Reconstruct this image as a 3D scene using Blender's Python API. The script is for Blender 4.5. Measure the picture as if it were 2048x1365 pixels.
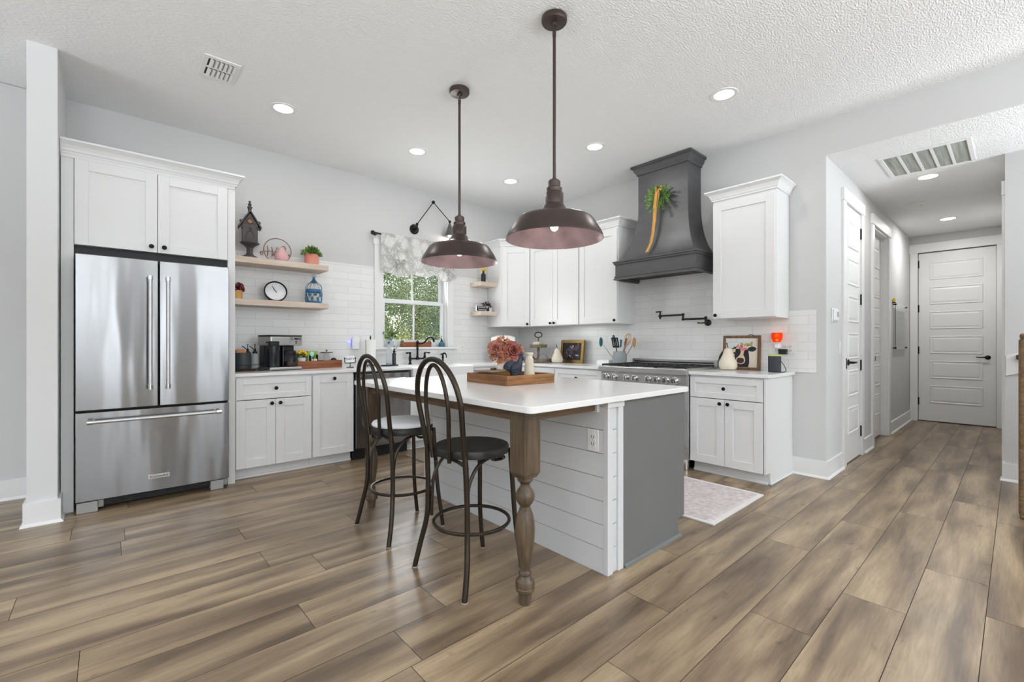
import bpy, math, random
from mathutils import Vector, Matrix
pi = math.pi
for o in list(bpy.data.objects): bpy.data.objects.remove(o)
C = bpy.context.scene.collection
R = random.Random(7)

# ---------------------------------------------------------------- camera
cam_d = bpy.data.cameras.new('camera'); cam = bpy.data.objects.new('camera', cam_d); C.objects.link(cam)
cam_d.sensor_width = 36; cam_d.sensor_fit = 'HORIZONTAL'; cam_d.lens = 36 * 902 / 2048
cam_d.shift_y = 5 / 2048; cam_d.clip_start = 0.05; cam_d.clip_end = 200
cam.location = (0, 0, 1.17); cam.rotation_euler = (pi / 2, 0, -math.atan2(805, 902))
bpy.context.scene.camera = cam

# ---------------------------------------------------------------- view, world, sun
vs = bpy.context.scene.view_settings
vs.view_transform = 'Standard'; vs.look = 'None'; vs.gamma = 1; vs.use_curve_mapping = False
vs.exposure = -0.87
w = bpy.data.worlds.new('world'); bpy.context.scene.world = w; w.use_nodes = True
wn = w.node_tree.nodes; wl = w.node_tree.links
bg = wn['Background']; bg.inputs['Strength'].default_value = 1.0
sky = wn.new('ShaderNodeTexSky'); sky.sky_type = 'NISHITA'; sky.sun_disc = False
sky.sun_elevation = math.radians(50); sky.air_density = 1; sky.dust_density = 2
hs = wn.new('ShaderNodeHueSaturation'); hs.inputs['Saturation'].default_value = .35; hs.inputs['Value'].default_value = .6
wl.new(sky.outputs[0], hs.inputs['Color']); wl.new(hs.outputs[0], bg.inputs['Color'])

def lamp(name, kind, loc, rot=(0, 0, 0), energy=100, color=(1, 1, 1), **kw):
    d = bpy.data.lights.new(name, kind); d.energy = energy; d.color = color
    for k, v in kw.items(): setattr(d, k, v)
    o = bpy.data.objects.new(name, d); o.location = loc; o.rotation_euler = rot; C.objects.link(o); return o
lamp('sun', 'SUN', (0, 0, 20), (math.radians(38), 0, math.radians(55)), 8, (1, .96, .88), angle=math.radians(1))
# area lamps: daylight at the rear glazing, added fill at the sides
DAY = (.88, .94, 1.0)
def light_pair(name, loc, rot, sx, sy, e_sky, e_ground):
    """one level lamp, plus an added one tilted up to brighten the ceiling"""
    lamp(name+'_sky', 'AREA', loc, rot, e_sky, DAY, shape='RECTANGLE', size=sx, size_y=sy)
    up = math.radians(64)
    o = lamp(name+'_ground', 'AREA', loc, rot, e_ground, FILL, shape='RECTANGLE', size=sx, size_y=sy*.6, spread=math.radians(128))  # added fill aimed up at the ceiling, not bounced daylight
    d = Vector((0,0,-1)); d.rotate(o.rotation_euler); d.z = math.tan(up); o.rotation_euler = d.to_track_quat('-Z', 'Y').to_euler()
FILL = (.88, .94, 1.0)
light_pair('rear_left_window', (-1.6, -4.35, 1.45), (pi/2, 0, 0), 2.0, 2.1, 56, 450)
light_pair('rear_slot_window', (-0.1, -4.35, 1.3), (pi/2, 0, 0), 0.7, 2.3, 34, 80)
light_pair('rear_patio_door', (2.6, -4.35, 1.3), (pi/2, 0, 0), 1.8, 2.3, 62, 440)
light_pair('left_fill', (-4.35, -1.2, 1.45), (0, -pi/2, 0), 2.1, 3.2, 6, 310)  # added unseen fill from the left, evens out the ceiling
light_pair('right_fill', (4.52, -3.2, 1.5), (0, pi/2, 0), 1.8, 1.4, 22, 150)  # added unseen fill from the right side, for an even ceiling
light_pair('left_far_fill', (-4.35, 2.6, 1.5), (0, -pi/2, 0), 1.9, 2.2, 4, 210)  # unseen lamps added to lift the upper window wall and far ceiling
light_pair('stair_fill', (5.22, -2.25, 1.5), (pi/2, 0, 0), .8, 1.6, 18, 90)  # unseen lamps added to brighten the hallway ceiling
lamp('daylight_kitchen', 'AREA', (2.87, 5.0, 1.58), (-pi/2-math.radians(14), 0, 0), 30, (.97, 1, 1), shape='RECTANGLE', size=.78, size_y=.6)

# ---------------------------------------------------------------- materials
def lin(c): return tuple((x/255/12.92 if x/255 <= .04045 else ((x/255+.055)/1.055)**2.4) for x in c)
MATS = {}
def mat(name, col, rough=.5, metal=0, spec=.5, bump=None, var=None, coat=0, emit=None, trans=0, aniso=0, alpha=1, ior=1.45):
    """bump=(scale, strength, distance); var=(scale, amount, stretch xyz)"""
    m = bpy.data.materials.new(name); m.use_nodes = True; MATS[name] = m
    n = m.node_tree.nodes; l = m.node_tree.links; b = n['Principled BSDF']
    b.inputs['Base Color'].default_value = (*lin(col), 1); b.inputs['Roughness'].default_value = rough
    b.inputs['Metallic'].default_value = metal; b.inputs['Specular IOR Level'].default_value = spec
    b.inputs['Coat Weight'].default_value = coat; b.inputs['Transmission Weight'].default_value = trans
    b.inputs['Anisotropic'].default_value = aniso; b.inputs['IOR'].default_value = ior
    b.inputs['Alpha'].default_value = alpha
    if emit: b.inputs['Emission Color'].default_value = (*lin(emit[0]), 1); b.inputs['Emission Strength'].default_value = emit[1]
    tc = n.new('ShaderNodeTexCoord')
    if var:
        mp = n.new('ShaderNodeMapping'); mp.inputs['Scale'].default_value = var[2] if len(var) > 2 else (1, 1, 1)
        nz = n.new('ShaderNodeTexNoise'); nz.inputs['Scale'].default_value = var[0]; nz.inputs['Detail'].default_value = 6
        mx = n.new('ShaderNodeMixRGB'); mx.blend_type = 'MULTIPLY'; mx.inputs[0].default_value = 1
        rp = n.new('ShaderNodeValToRGB'); lo = 1 - var[1]
        rp.color_ramp.elements[0].position = .3; rp.color_ramp.elements[0].color = (lo, lo, lo, 1)
        rp.color_ramp.elements[1].position = .7; rp.color_ramp.elements[1].color = (1, 1, 1, 1)
        l.new(tc.outputs['Object'], mp.inputs[0]); l.new(mp.outputs[0], nz.inputs[0]); l.new(nz.outputs[0], rp.inputs[0])
        mx.inputs[1].default_value = (*lin(col), 1); l.new(rp.outputs[0], mx.inputs[2]); l.new(mx.outputs[0], b.inputs['Base Color'])
    if bump:
        nb = n.new('ShaderNodeTexNoise'); nb.inputs['Scale'].default_value = bump[0]; nb.inputs['Detail'].default_value = 4
        bp = n.new('ShaderNodeBump'); bp.inputs['Strength'].default_value = bump[1]; bp.inputs['Distance'].default_value = bump[2]
        l.new(tc.outputs['Object'], nb.inputs[0]); l.new(nb.outputs[0], bp.inputs['Height']); l.new(bp.outputs[0], b.inputs['Normal'])
    return m
def wood(name, c1, c2, axis='X', scale=6, rough=.45, stretch=12, gloss=.4):
    m = bpy.data.materials.new(name); m.use_nodes = True; MATS[name] = m
    n = m.node_tree.nodes; l = m.node_tree.links; b = n['Principled BSDF']; b.inputs['Roughness'].default_value = rough
    b.inputs['Specular IOR Level'].default_value = gloss
    tc = n.new('ShaderNodeTexCoord'); mp = n.new('ShaderNodeMapping')
    s = [stretch]*3; s['XYZ'.index(axis)] = 1; mp.inputs['Scale'].default_value = s
    nz = n.new('ShaderNodeTexNoise'); nz.inputs['Scale'].default_value = scale/2; nz.inputs['Detail'].default_value = 8; nz.inputs['Roughness'].default_value = .6
    rp = n.new('ShaderNodeValToRGB'); e = rp.color_ramp.elements
    e[0].position = .32; e[0].color = (*lin(c1), 1); e[1].position = .68; e[1].color = (*lin(c2), 1)
    l.new(tc.outputs['Object'], mp.inputs[0]); l.new(mp.outputs[0], nz.inputs[0]); l.new(nz.outputs[0], rp.inputs[0]); l.new(rp.outputs[0], b.inputs['Base Color'])
    bp = n.new('ShaderNodeBump'); bp.inputs['Strength'].default_value = .15; bp.inputs['Distance'].default_value = .002
    l.new(nz.outputs[0], bp.inputs['Height']); l.new(bp.outputs[0], b.inputs['Normal'])
    return m
mat('wall_paint', (203, 203, 202), .75, bump=(260, .08, .001))
mat('stub_paint', (216, 216, 216), .7)
mat('trim_white', (230, 230, 229), .38)
mat('cabinet_white', (225, 225, 225), .34)
mat('grey_paint', (104, 104, 103), .5, var=(3, .06))
mat('shiplap_white', (206, 206, 207), .45)
mat('groove', (90, 90, 90), .8)
mat('dark', (22, 22, 23), .5); mat('gloss_dark', (26, 28, 34), .12)
mat('black_metal', (30, 29, 28), .38, metal=.6)
mat('bronze_knob', (24, 22, 21), .35, metal=.7)
mat('stool_metal', (60, 52, 44), .36, metal=.75)
mat('stool_seat', (38, 36, 34), .42, metal=.2)
mat('cushion', (240, 240, 243), .8, var=(9, .1), bump=(12, .4, .01))
mat('pendant_outer', (82, 70, 66), .33, metal=.55, var=(7, .25))
mat('pendant_inner', (184, 160, 163), .42, metal=.5, var=(8, .42), bump=(14, .3, .004))
mat('chrome', (215, 215, 215), .16, metal=1)
mat('hood_metal', (94, 94, 95), .42, metal=.35, var=(4, .22, (1, 1, 2.5)))
mat('quartz', (236, 236, 235), .16, var=(8, .03))
mat('porcelain', (240, 240, 240), .12)
mat('glass_clear', (255, 255, 255), .03, trans=1, ior=1.3)
mat('pane', (255, 255, 255), .0, trans=1, ior=1.0, spec=.2)
mat('lamp_on', (255, 255, 255), emit=((255, 253, 248), 14))
mat('bulb_on', (255, 255, 255), emit=((255, 244, 225), 10))
mat('vinyl', (232, 234, 236), .35)
wood('oak_pale', (190, 171, 154), (214, 200, 186), 'X', 5, .5)
wood('oak_pale_y', (190, 171, 154), (214, 200, 186), 'Y', 5, .5)
wood('leg_wood', (60, 49, 38), (104, 87, 68), 'Z', 6, .42)
wood('apron_wood', (72, 54, 38), (112, 88, 64), 'Y', 6, .42)
wood('apron_wood_x', (72, 54, 38), (112, 88, 64), 'X', 6, .42)
wood('tray_wood', (92, 58, 30), (160, 112, 66), 'X', 7, .45)
wood('tray_wood_y', (88, 56, 32), (150, 104, 64), 'Y', 7, .45)
wood('box_wood', (104, 58, 34), (156, 96, 62), 'X', 7, .45)
wood('frame_wood', (92, 66, 46), (136, 102, 74), 'Z', 7, .5)
wood('old_wood', (96, 78, 62), (150, 130, 110), 'X', 7, .6)

def steel(name, col=(200, 200, 200), wav=1.0, rough=.22):
    m = mat(name, col, rough, metal=1, aniso=.75); n = m.node_tree.nodes; l = m.node_tree.links; b = n['Principled BSDF']
    tg = n.new('ShaderNodeTangent'); tg.direction_type = 'RADIAL'; tg.axis = 'Z'; l.new(tg.outputs[0], b.inputs['Tangent']); b.inputs['Anisotropic Rotation'].default_value = .25
    tc = n.new('ShaderNodeTexCoord'); mp = n.new('ShaderNodeMapping'); mp.inputs['Scale'].default_value = (2.9, 2.9, .5)
    nz = n.new('ShaderNodeTexNoise'); nz.inputs['Scale'].default_value = 1.3; nz.inputs['Detail'].default_value = 1.5
    bp = n.new('ShaderNodeBump'); bp.inputs['Strength'].default_value = .34*wav; bp.inputs['Distance'].default_value = .035
    l.new(tc.outputs['Object'], mp.inputs[0]); l.new(mp.outputs[0], nz.inputs[0]); l.new(nz.outputs[0], bp.inputs['Height']); l.new(bp.outputs[0], b.inputs['Normal'])
    return m
steel('steel', (138, 138, 139), 1.45, .17); steel('steel_flat', (205, 205, 206), .15, .38)

def ceiling_mat():
    m = mat('ceiling_texture', (238, 238, 237), .85); n = m.node_tree.nodes; l = m.node_tree.links; b = n['Principled BSDF']
    tc = n.new('ShaderNodeTexCoord'); mp = n.new('ShaderNodeMapping'); mp.inputs['Scale'].default_value = (1, 2.2, 1)
    mp.inputs['Rotation'].default_value = (0, 0, .9)
    nz = n.new('ShaderNodeTexNoise'); nz.inputs['Scale'].default_value = 46; nz.inputs['Detail'].default_value = 3
    rp = n.new('ShaderNodeValToRGB'); rp.color_ramp.elements[0].position = .42; rp.color_ramp.elements[1].position = .62
    bp = n.new('ShaderNodeBump'); bp.inputs['Strength'].default_value = .65; bp.inputs['Distance'].default_value = .0036
    l.new(tc.outputs['Object'], mp.inputs[0]); l.new(mp.outputs[0], nz.inputs[0]); l.new(nz.outputs[0], rp.inputs[0])
    l.new(rp.outputs[0], bp.inputs['Height']); l.new(bp.outputs[0], b.inputs['Normal'])
ceiling_mat()
def tile_mat(name, horiz):
    """white subway tile, 305 x 79 mm, running bond, in object space of the wall"""
    m = mat(name, (228, 228, 227), .22); n = m.node_tree.nodes; l = m.node_tree.links; b = n['Principled BSDF']
    tc = n.new('ShaderNodeTexCoord'); sp = n.new('ShaderNodeSeparateXYZ'); cb = n.new('ShaderNodeCombineXYZ')
    l.new(tc.outputs['Object'], sp.inputs[0]); l.new(sp.outputs[horiz], cb.inputs[0]); l.new(sp.outputs[2], cb.inputs[1])
    br = n.new('ShaderNodeTexBrick'); br.inputs['Scale'].default_value = 1; br.offset = .5
    br.inputs['Brick Width'].default_value = .308; br.inputs['Row Height'].default_value = .0788
    br.inputs['Mortar Size'].default_value = .0016; br.inputs['Mortar Smooth'].default_value = .2
    br.inputs['Color1'].default_value = (*lin((226, 226, 225)), 1); br.inputs['Color2'].default_value = (*lin((231, 231, 230)), 1)
    br.inputs['Mortar'].default_value = (*lin((202, 202, 200)), 1)
    l.new(cb.outputs[0], br.inputs[0]); l.new(br.outputs[0], b.inputs['Base Color'])
    nz = n.new('ShaderNodeTexNoise'); nz.inputs['Scale'].default_value = 14
    mth = n.new('ShaderNodeMath'); mth.operation = 'MULTIPLY_ADD'; mth.inputs[1].default_value = .35
    inv = n.new('ShaderNodeMath'); inv.operation = 'SUBTRACT'; inv.inputs[0].default_value = 1
    l.new(br.outputs['Fac'], inv.inputs[1]); l.new(tc.outputs['Object'], nz.inputs[0]); l.new(nz.outputs[0], mth.inputs[0]); l.new(inv.outputs[0], mth.inputs[2])
    bp = n.new('ShaderNodeBump'); bp.inputs['Strength'].default_value = .5; bp.inputs['Distance'].default_value = .002
    l.new(mth.outputs[0], bp.inputs['Height']); l.new(bp.outputs[0], b.inputs['Normal'])
tile_mat('tile_x', 0); tile_mat('tile_y', 1)
def plank_mat():
    m = bpy.data.materials.new('vinyl_plank'); m.use_nodes = True; MATS['vinyl_plank'] = m
    n = m.node_tree.nodes; l = m.node_tree.links; b = n['Principled BSDF']
    b.inputs['Specular IOR Level'].default_value = .5
    at = n.new('ShaderNodeAttribute'); at.attribute_name = 'plank'
    tc = n.new('ShaderNodeTexCoord')
    off = n.new('ShaderNodeVectorMath'); off.operation = 'MULTIPLY_ADD'; off.inputs[1].default_value = (37, 61, 0)
    l.new(at.outputs['Color'], off.inputs[0]); l.new(tc.outputs['Object'], off.inputs[2])
    def noise(scale, sx, sy, det, ro=.5):
        mp = n.new('ShaderNodeMapping'); mp.inputs['Scale'].default_value = (sx, sy, 1); l.new(off.outputs[0], mp.inputs[0])
        z = n.new('ShaderNodeTexNoise'); z.inputs['Scale'].default_value = scale; z.inputs['Detail'].default_value = det; z.inputs['Roughness'].default_value = ro
        z.inputs['Distortion'].default_value = .35
        l.new(mp.outputs[0], z.inputs[0]); return z
    broad = noise(1.0, 1.15, 8.5, 3, .45); fine = noise(1, 7, 95, 6, .65); knot = noise(1, 7, 16, 4)
    rp = n.new('ShaderNodeValToRGB'); e = rp.color_ramp.elements
    e[0].position = .34; e[0].color = (*lin((100, 83, 66)), 1); e[1].position = .66; e[1].color = (*lin((168, 147, 119)), 1)
    k = rp.color_ramp.elements.new(.5); k.color = (*lin((136, 116, 93)), 1)
    l.new(broad.outputs[0], rp.inputs[0])
    r2 = n.new('ShaderNodeValToRGB'); r2.color_ramp.elements[0].position = .36; r2.color_ramp.elements[0].color = (.80, .79, .78, 1)
    r2.color_ramp.elements[1].position = .6; r2.color_ramp.elements[1].color = (1, 1, 1, 1); l.new(fine.outputs[0], r2.inputs[0])
    r3 = n.new('ShaderNodeValToRGB'); r3.color_ramp.elements[0].position = .25; r3.color_ramp.elements[0].color = (.5, .47, .44, 1)
    r3.color_ramp.elements[1].position = .36; r3.color_ramp.elements[1].color = (1, 1, 1, 1); l.new(knot.outputs[0], r3.inputs[0])
    m1 = n.new('ShaderNodeMixRGB'); m1.blend_type = 'MULTIPLY'; m1.inputs[0].default_value = 1
    m2 = n.new('ShaderNodeMixRGB'); m2.blend_type = 'MULTIPLY'; m2.inputs[0].default_value = .8
    l.new(rp.outputs[0], m1.inputs[1]); l.new(r2.outputs[0], m1.inputs[2]); l.new(m1.outputs[0], m2.inputs[1]); l.new(r3.outputs[0], m2.inputs[2])
    hv = n.new('ShaderNodeHueSaturation'); ma = n.new('ShaderNodeMath'); ma.operation = 'MULTIPLY_ADD'; ma.inputs[1].default_value = .22; ma.inputs[2].default_value = .89
    sx = n.new('ShaderNodeSeparateColor'); l.new(at.outputs['Color'], sx.inputs[0]); l.new(sx.outputs[2], ma.inputs[0]); l.new(ma.outputs[0], hv.inputs['Value'])
    l.new(m2.outputs[0], hv.inputs['Color']); l.new(hv.outputs[0], b.inputs['Base Color'])
    rr = n.new('ShaderNodeMath'); rr.operation = 'MULTIPLY_ADD'; rr.inputs[1].default_value = -.12; rr.inputs[2].default_value = .36
    l.new(fine.outputs[0], rr.inputs[0]); l.new(rr.outputs[0], b.inputs['Roughness'])
    bp = n.new('ShaderNodeBump'); bp.inputs['Strength'].default_value = .25; bp.inputs['Distance'].default_value = .0015
    l.new(fine.outputs[0], bp.inputs['Height']); l.new(bp.outputs[0], b.inputs['Normal'])
plank_mat()
mat('seam', (62, 52, 43), .8)

# ---------------------------------------------------------------- mesh helpers
LOC = {}
class MB:
    def __init__(s): s.v = []; s.f = []; s.mi = []; s.m = 0; s.T = None
    def add(s, vs, fs):
        b = len(s.v)
        if s.T is not None: vs = [tuple(s.T @ Vector(p)) for p in vs]
        s.v += [tuple(p) for p in vs]; s.f += [tuple(b+i for i in q) for q in fs]; s.mi += [s.m]*len(fs); return s
    def box(s, x0, y0, z0, x1, y1, z1):
        if x0 > x1: x0, x1 = x1, x0
        if y0 > y1: y0, y1 = y1, y0
        if z0 > z1: z0, z1 = z1, z0
        return s.add([(x0,y0,z0),(x1,y0,z0),(x1,y1,z0),(x0,y1,z0),(x0,y0,z1),(x1,y0,z1),(x1,y1,z1),(x0,y1,z1)],
                     [(0,3,2,1),(4,5,6,7),(0,1,5,4),(1,2,6,5),(2,3,7,6),(3,0,4,7)])
    def prism(s, poly, z0, z1):
        n = len(poly)
        return s.add([(x,y,z0) for x,y in poly]+[(x,y,z1) for x,y in poly],
                     [tuple(range(n-1,-1,-1)), tuple(range(n,2*n))]+[(i,(i+1)%n,n+(i+1)%n,n+i) for i in range(n)])
    def lathe(s, prof, c=(0,0,0), n=28, axis=(0,0,1), cap=True, sx=1, sy=1):
        a = Vector(axis).normalized(); q = Vector((0,0,1)).rotation_difference(a).to_matrix(); c = Vector(c)
        vs = [tuple(c + q @ Vector((r*math.cos(2*pi*i/n)*sx, r*math.sin(2*pi*i/n)*sy, z))) for r, z in prof for i in range(n)]
        fs = [(k*n+i, k*n+(i+1)%n, (k+1)*n+(i+1)%n, (k+1)*n+i) for k in range(len(prof)-1) for i in range(n)]
        if cap:
            if prof[0][0] > 1e-5: fs.append(tuple(range(n-1,-1,-1)))
            if prof[-1][0] > 1e-5: fs.append(tuple((len(prof)-1)*n+i for i in range(n)))
        return s.add(vs, fs)
    def cyl(s, p0, p1, r, n=16, r2=None):
        p0 = Vector(p0); p1 = Vector(p1); d = p1-p0
        return s.lathe([(r,0),(r if r2 is None else r2,d.length)], p0, n, d)
    def ball(s, c, r, n=14, sz=1, sx=1, sy=1):
        k = max(6, n//2)
        return s.lathe([(max(r*math.sin(pi*j/k),1e-6), -r*sz*math.cos(pi*j/k)) for j in range(k+1)], c, n, cap=False, sx=sx, sy=sy)
    def tube(s, pts, r, n=10, closed=False, smooth=0):
        pts = [Vector(p) for p in pts]; rs = r if isinstance(r, (list, tuple)) else [r]*len(pts)
        if smooth:
            o = []; ro = []; L = len(pts)
            rng = range(L if closed else L-1)
            for i in rng:
                g = lambda k: pts[k % L] if closed else pts[min(max(k,0),L-1)]
                p0,p1,p2,p3 = g(i-1),g(i),g(i+1),g(i+2)
                for t in range(smooth):
                    u = t/smooth
                    o.append(.5*((2*p1)+(p2-p0)*u+(2*p0-5*p1+4*p2-p3)*u*u+(3*p1-p0-3*p2+p3)*u**3)); ro.append(rs[i]*(1-u)+rs[(i+1)%L]*u)
            if not closed: o.append(pts[-1]); ro.append(rs[-1])
            pts, rs = o, ro
        L = len(pts); up = None; vs = []
        for i, p in enumerate(pts):
            a = pts[(i-1)%L] if closed else pts[max(i-1,0)]; b = pts[(i+1)%L] if closed else pts[min(i+1,L-1)]
            t = (b-a); t = t.normalized() if t.length > 1e-9 else Vector((0,0,1))
            if up is None: up = t.orthogonal().normalized()
            up = (up - t*up.dot(t)); up = up.normalized() if up.length > 1e-6 else t.orthogonal().normalized()
            w_ = t.cross(up)
            vs += [tuple(p + (up*math.cos(2*pi*k/n)+w_*math.sin(2*pi*k/n))*rs[i]) for k in range(n)]
        fs = [(i*n+k, i*n+(k+1)%n, ((i+1)%L)*n+(k+1)%n, ((i+1)%L)*n+k) for i in range(L if closed else L-1) for k in range(n)]
        if not closed: fs += [tuple(range(n-1,-1,-1)), tuple((L-1)*n+k for k in range(n))]
        return s.add(vs, fs)
    def grid(s, fn, nu, nv, closed=False):
        vs = [fn(i/nu, j/nv) for j in range(nv+1) for i in range(nu+1)]
        return s.add(vs, [(j*(nu+1)+i, j*(nu+1)+i+1, (j+1)*(nu+1)+i+1, (j+1)*(nu+1)+i) for j in range(nv) for i in range(nu)])
    def build(s, name, m, parent=None, smooth=False, bevel=0, world=False, solid=0, seg=2, ang=35):
        me = bpy.data.meshes.new(name); vs = s.v
        if world and parent is not None:
            L = LOC[parent.name]; vs = [tuple(Vector(p)-L) for p in vs]
        me.from_pydata(vs, [], s.f)
        for k in (m if isinstance(m, (list, tuple)) else [m]): me.materials.append(MATS[k])
        for p, i in zip(me.polygons, s.mi): p.material_index = i; p.use_smooth = smooth
        me.update()
        if smooth: me.set_sharp_from_angle(angle=math.radians(ang))
        o = bpy.data.objects.new(name, me); C.objects.link(o)
        if parent is not None: o.parent = parent; LOC[o.name] = LOC[parent.name]
        else: LOC[o.name] = Vector((0,0,0))
        if solid:
            sm = o.modifiers.new('thick', 'SOLIDIFY'); sm.thickness = solid; sm.offset = 0
        if bevel:
            bm_ = o.modifiers.new('edge', 'BEVEL'); bm_.width = bevel; bm_.segments = seg; bm_.limit_method = 'ANGLE'; bm_.angle_limit = math.radians(40)
        return o
def thing(name, label, cat, loc=(0,0,0), rotz=0, group=None, rot=None):
    o = bpy.data.objects.new(name, None); C.objects.link(o); o.empty_display_size = .05
    o.location = loc; o.rotation_euler = rot if rot else (0,0,rotz); o['label'] = label; o['category'] = cat
    if group: o['group'] = group
    LOC[o.name] = Vector(loc); return o
def tag(o, label, cat, group=None, kind=None):
    o['label'] = label; o['category'] = cat
    if group: o['group'] = group
    if kind: o['kind'] = kind
    return o
def struct(mb, name, m, label=None, **kw):
    o = mb.build(name, m, **kw); o['kind'] = 'structure'
    if label: o['label'] = label
    o['category'] = name.split('_')[0]
    return o
def copy_tree(o, parent=None):
    c = o.copy(); C.objects.link(c)
    if parent is not None: c.parent = parent
    for ch in [x for x in bpy.data.objects if x.parent == o]: copy_tree(ch, c)
    return c
def text(s, name, m, parent, loc, rot, size, ext=.0006, world=True, sx=1, align='CENTER', font=None):
    cu = bpy.data.curves.new(name, 'FONT'); cu.body = s; cu.size = size; cu.extrude = ext; cu.align_x = align; cu.align_y = 'CENTER'
    t = bpy.data.objects.new('tmp', cu); C.objects.link(t)
    dg = bpy.context.evaluated_depsgraph_get(); me = bpy.data.meshes.new_from_object(t.evaluated_get(dg))
    bpy.data.objects.remove(t); me.materials.clear(); me.materials.append(MATS[m])
    o = bpy.data.objects.new(name, me); C.objects.link(o); o.parent = parent
    o.location = Vector(loc) - (LOC[parent.name] if world else Vector((0,0,0))); o.rotation_euler = rot; o.scale = (sx, 1, 1); LOC[o.name] = LOC[parent.name]
    return o
class Fr:
    """local frame of a cabinet front: u along the wall, w up, d towards the room"""
    def __init__(s, org, u, d): s.o = Vector(org); s.u = Vector(u); s.d = Vector(d)
    def M(s):
        return Matrix(((s.u.x, s.d.x, 0, s.o.x), (s.u.y, s.d.y, 0, s.o.y), (0, 0, 1, s.o.z), (0, 0, 0, 1)))
FA = lambda y: Fr((0, y, 0), (1,0,0), (0,-1,0))          # fronts on the window wall: u = x
FB = lambda x: Fr((x, 0, 0), (0,-1,0), (-1,0,0))          # fronts on the range wall: u = -y
def fbox(mb, fr, u0, u1, w0, w1, d0, d1):
    mb.T = fr.M(); mb.box(u0, d0, w0, u1, d1, w1); mb.T = None; return mb
def shaker(fr, u0, u1, w0, w1, parent, name='door', m='cabinet_white', rail=.070, t=.02, knob=None):
    mb = MB(); g = .0016; u0 += g; u1 -= g; w0 += g; w1 -= g
    fbox(mb, fr, u0, u0+rail, w0, w1, 0, t); fbox(mb, fr, u1-rail, u1, w0, w1, 0, t)
    fbox(mb, fr, u0+rail, u1-rail, w0, w0+rail, 0, t); fbox(mb, fr, u0+rail, u1-rail, w1-rail, w1, 0, t)
    fbox(mb, fr, u0+rail-.002, u1-rail+.002, w0+rail-.002, w1-rail+.002, 0, t-.009)
    o = mb.build(name, m, parent, bevel=.0018, world=True)
    if knob:
        k = MB(); k.T = fr.M()
        k.lathe([(.007,0),(.006,.014),(.0145,.019),(.0165,.024),(.0145,.029),(.006,.032),(.001,.0325)], (knob[0], t, knob[1]), 16, (0,1,0))
        k.build('knob', 'bronze_knob', o, smooth=True, world=True)['label'] = 'dark bronze round knob'
    return o
def sweep(mb, path, prof):
    """profile (out, z) mitred along an open path of (x, y); out is to the left of travel"""
    P = [Vector(p) for p in path]; rings = []
    for i, p in enumerate(P):
        ns = []
        if i > 0: d = (p-P[i-1]).normalized(); ns.append(Vector((-d.y, d.x)))
        if i < len(P)-1: d = (P[i+1]-p).normalized(); ns.append(Vector((-d.y, d.x)))
        nn = ns[0] if len(ns) == 1 else (ns[0]+ns[1])/(1+ns[0].dot(ns[1]))
        rings.append([(p.x+nn.x*o, p.y+nn.y*o, z) for o, z in prof])
    n = len(prof); vs = [q for r in rings for q in r]
    fs = [(i*n+k, i*n+(k+1)%n, (i+1)*n+(k+1)%n, (i+1)*n+k) for i in range(len(P)-1) for k in range(n)]
    fs += [tuple(range(n-1,-1,-1)), tuple((len(P)-1)*n+k for k in range(n))]
    mb.add(vs, fs); return mb
def crownprof(z, h=.09, o=.062):
    return [(-.002,z),(.012,z),(.012,z+.012),(.018,z+.02),(.022,z+.034),(o*.55,z+h*.62),(o*.82,z+h*.78),(o,z+h*.86),(o,z+h),(-.002,z+h)]
def baseprof(h=.14): return [(0,0),(.03,0),(.028,.008),(.02,.016),(.016,.02),(.016,h),(0,h)]
def leafquad(mb, c, d, n, L, W, fold=0):
    d = d.normalized(); s_ = d.cross(n).normalized()
    mb.add([c, c+d*L*.45+s_*W*.5, c+d*L, c+d*L*.45-s_*W*.5], [(0,1,2,3)])
def rnd_unit(r):
    z = r.uniform(-1, 1); a = r.uniform(0, 2*pi); q = math.sqrt(1-z*z); return Vector((q*math.cos(a), q*math.sin(a), z))
# ---------------------------------------------------------------- shell
WX, WY, H = 4.62, 5.03, 3.11           # range wall, window wall, ceiling
HY, HX, HZ = 1.10, 9.15, 2.795         # hall left wall, hall end, hall ceiling
# floor: every plank a face of its own in one mesh
vs, fs, cols, mids = [], [], [], []
def addq(x0, y0, x1, y1, z, c, mi):
    b = len(vs); vs.extend([(x0,y0,z),(x1,y0,z),(x1,y1,z),(x0,y1,z)]); fs.append((b,b+1,b+2,b+3)); cols.append(c); mids.append(mi)
addq(-4.5, -4.5, 9.3, 5.1, -.0018, (0,0,0), 1)
known = {0:[4.69], 1:[4.09], 2:[3.615, 5.62], 3:[1.367, 2.94], 4:[1.816], 6:[.862], 8:[.63], 12:[-.318], 14:[.049], 16:[-.175], 18:[.1]}
rr = random.Random(11)
for k in range(-21, 23):
    y0 = .09 + .2286*k; y1 = y0 + .2286
    L = 1.524; x = (known[k][0] % L if k in known else rr.uniform(0, L)) - 6*L
    js = [x + i*L for i in range(14)]
    if k in (2, 3): js = sorted([j for j in js if all(abs(j-q) > .7 for q in known[k])] + known[k])
    for a, b in zip(js, js[1:]):
        if b < -4.5 or a > 9.3: continue
        addq(max(a,-4.5)+.0012, y0+.0013, min(b,9.3)-.0012, y1-.0013, 0, (rr.random(), rr.random(), rr.random()), 0)
me = bpy.data.meshes.new('floor'); me.from_pydata(vs, [], fs)
ca = me.color_attributes.new('plank', 'FLOAT_COLOR', 'CORNER')
for p in me.polygons:
    p.material_index = mids[p.index]
    for li in p.loop_indices: ca.data[li].color = (*cols[p.index], 1)
me.materials.append(MATS['vinyl_plank']); me.materials.append(MATS['seam'])
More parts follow.
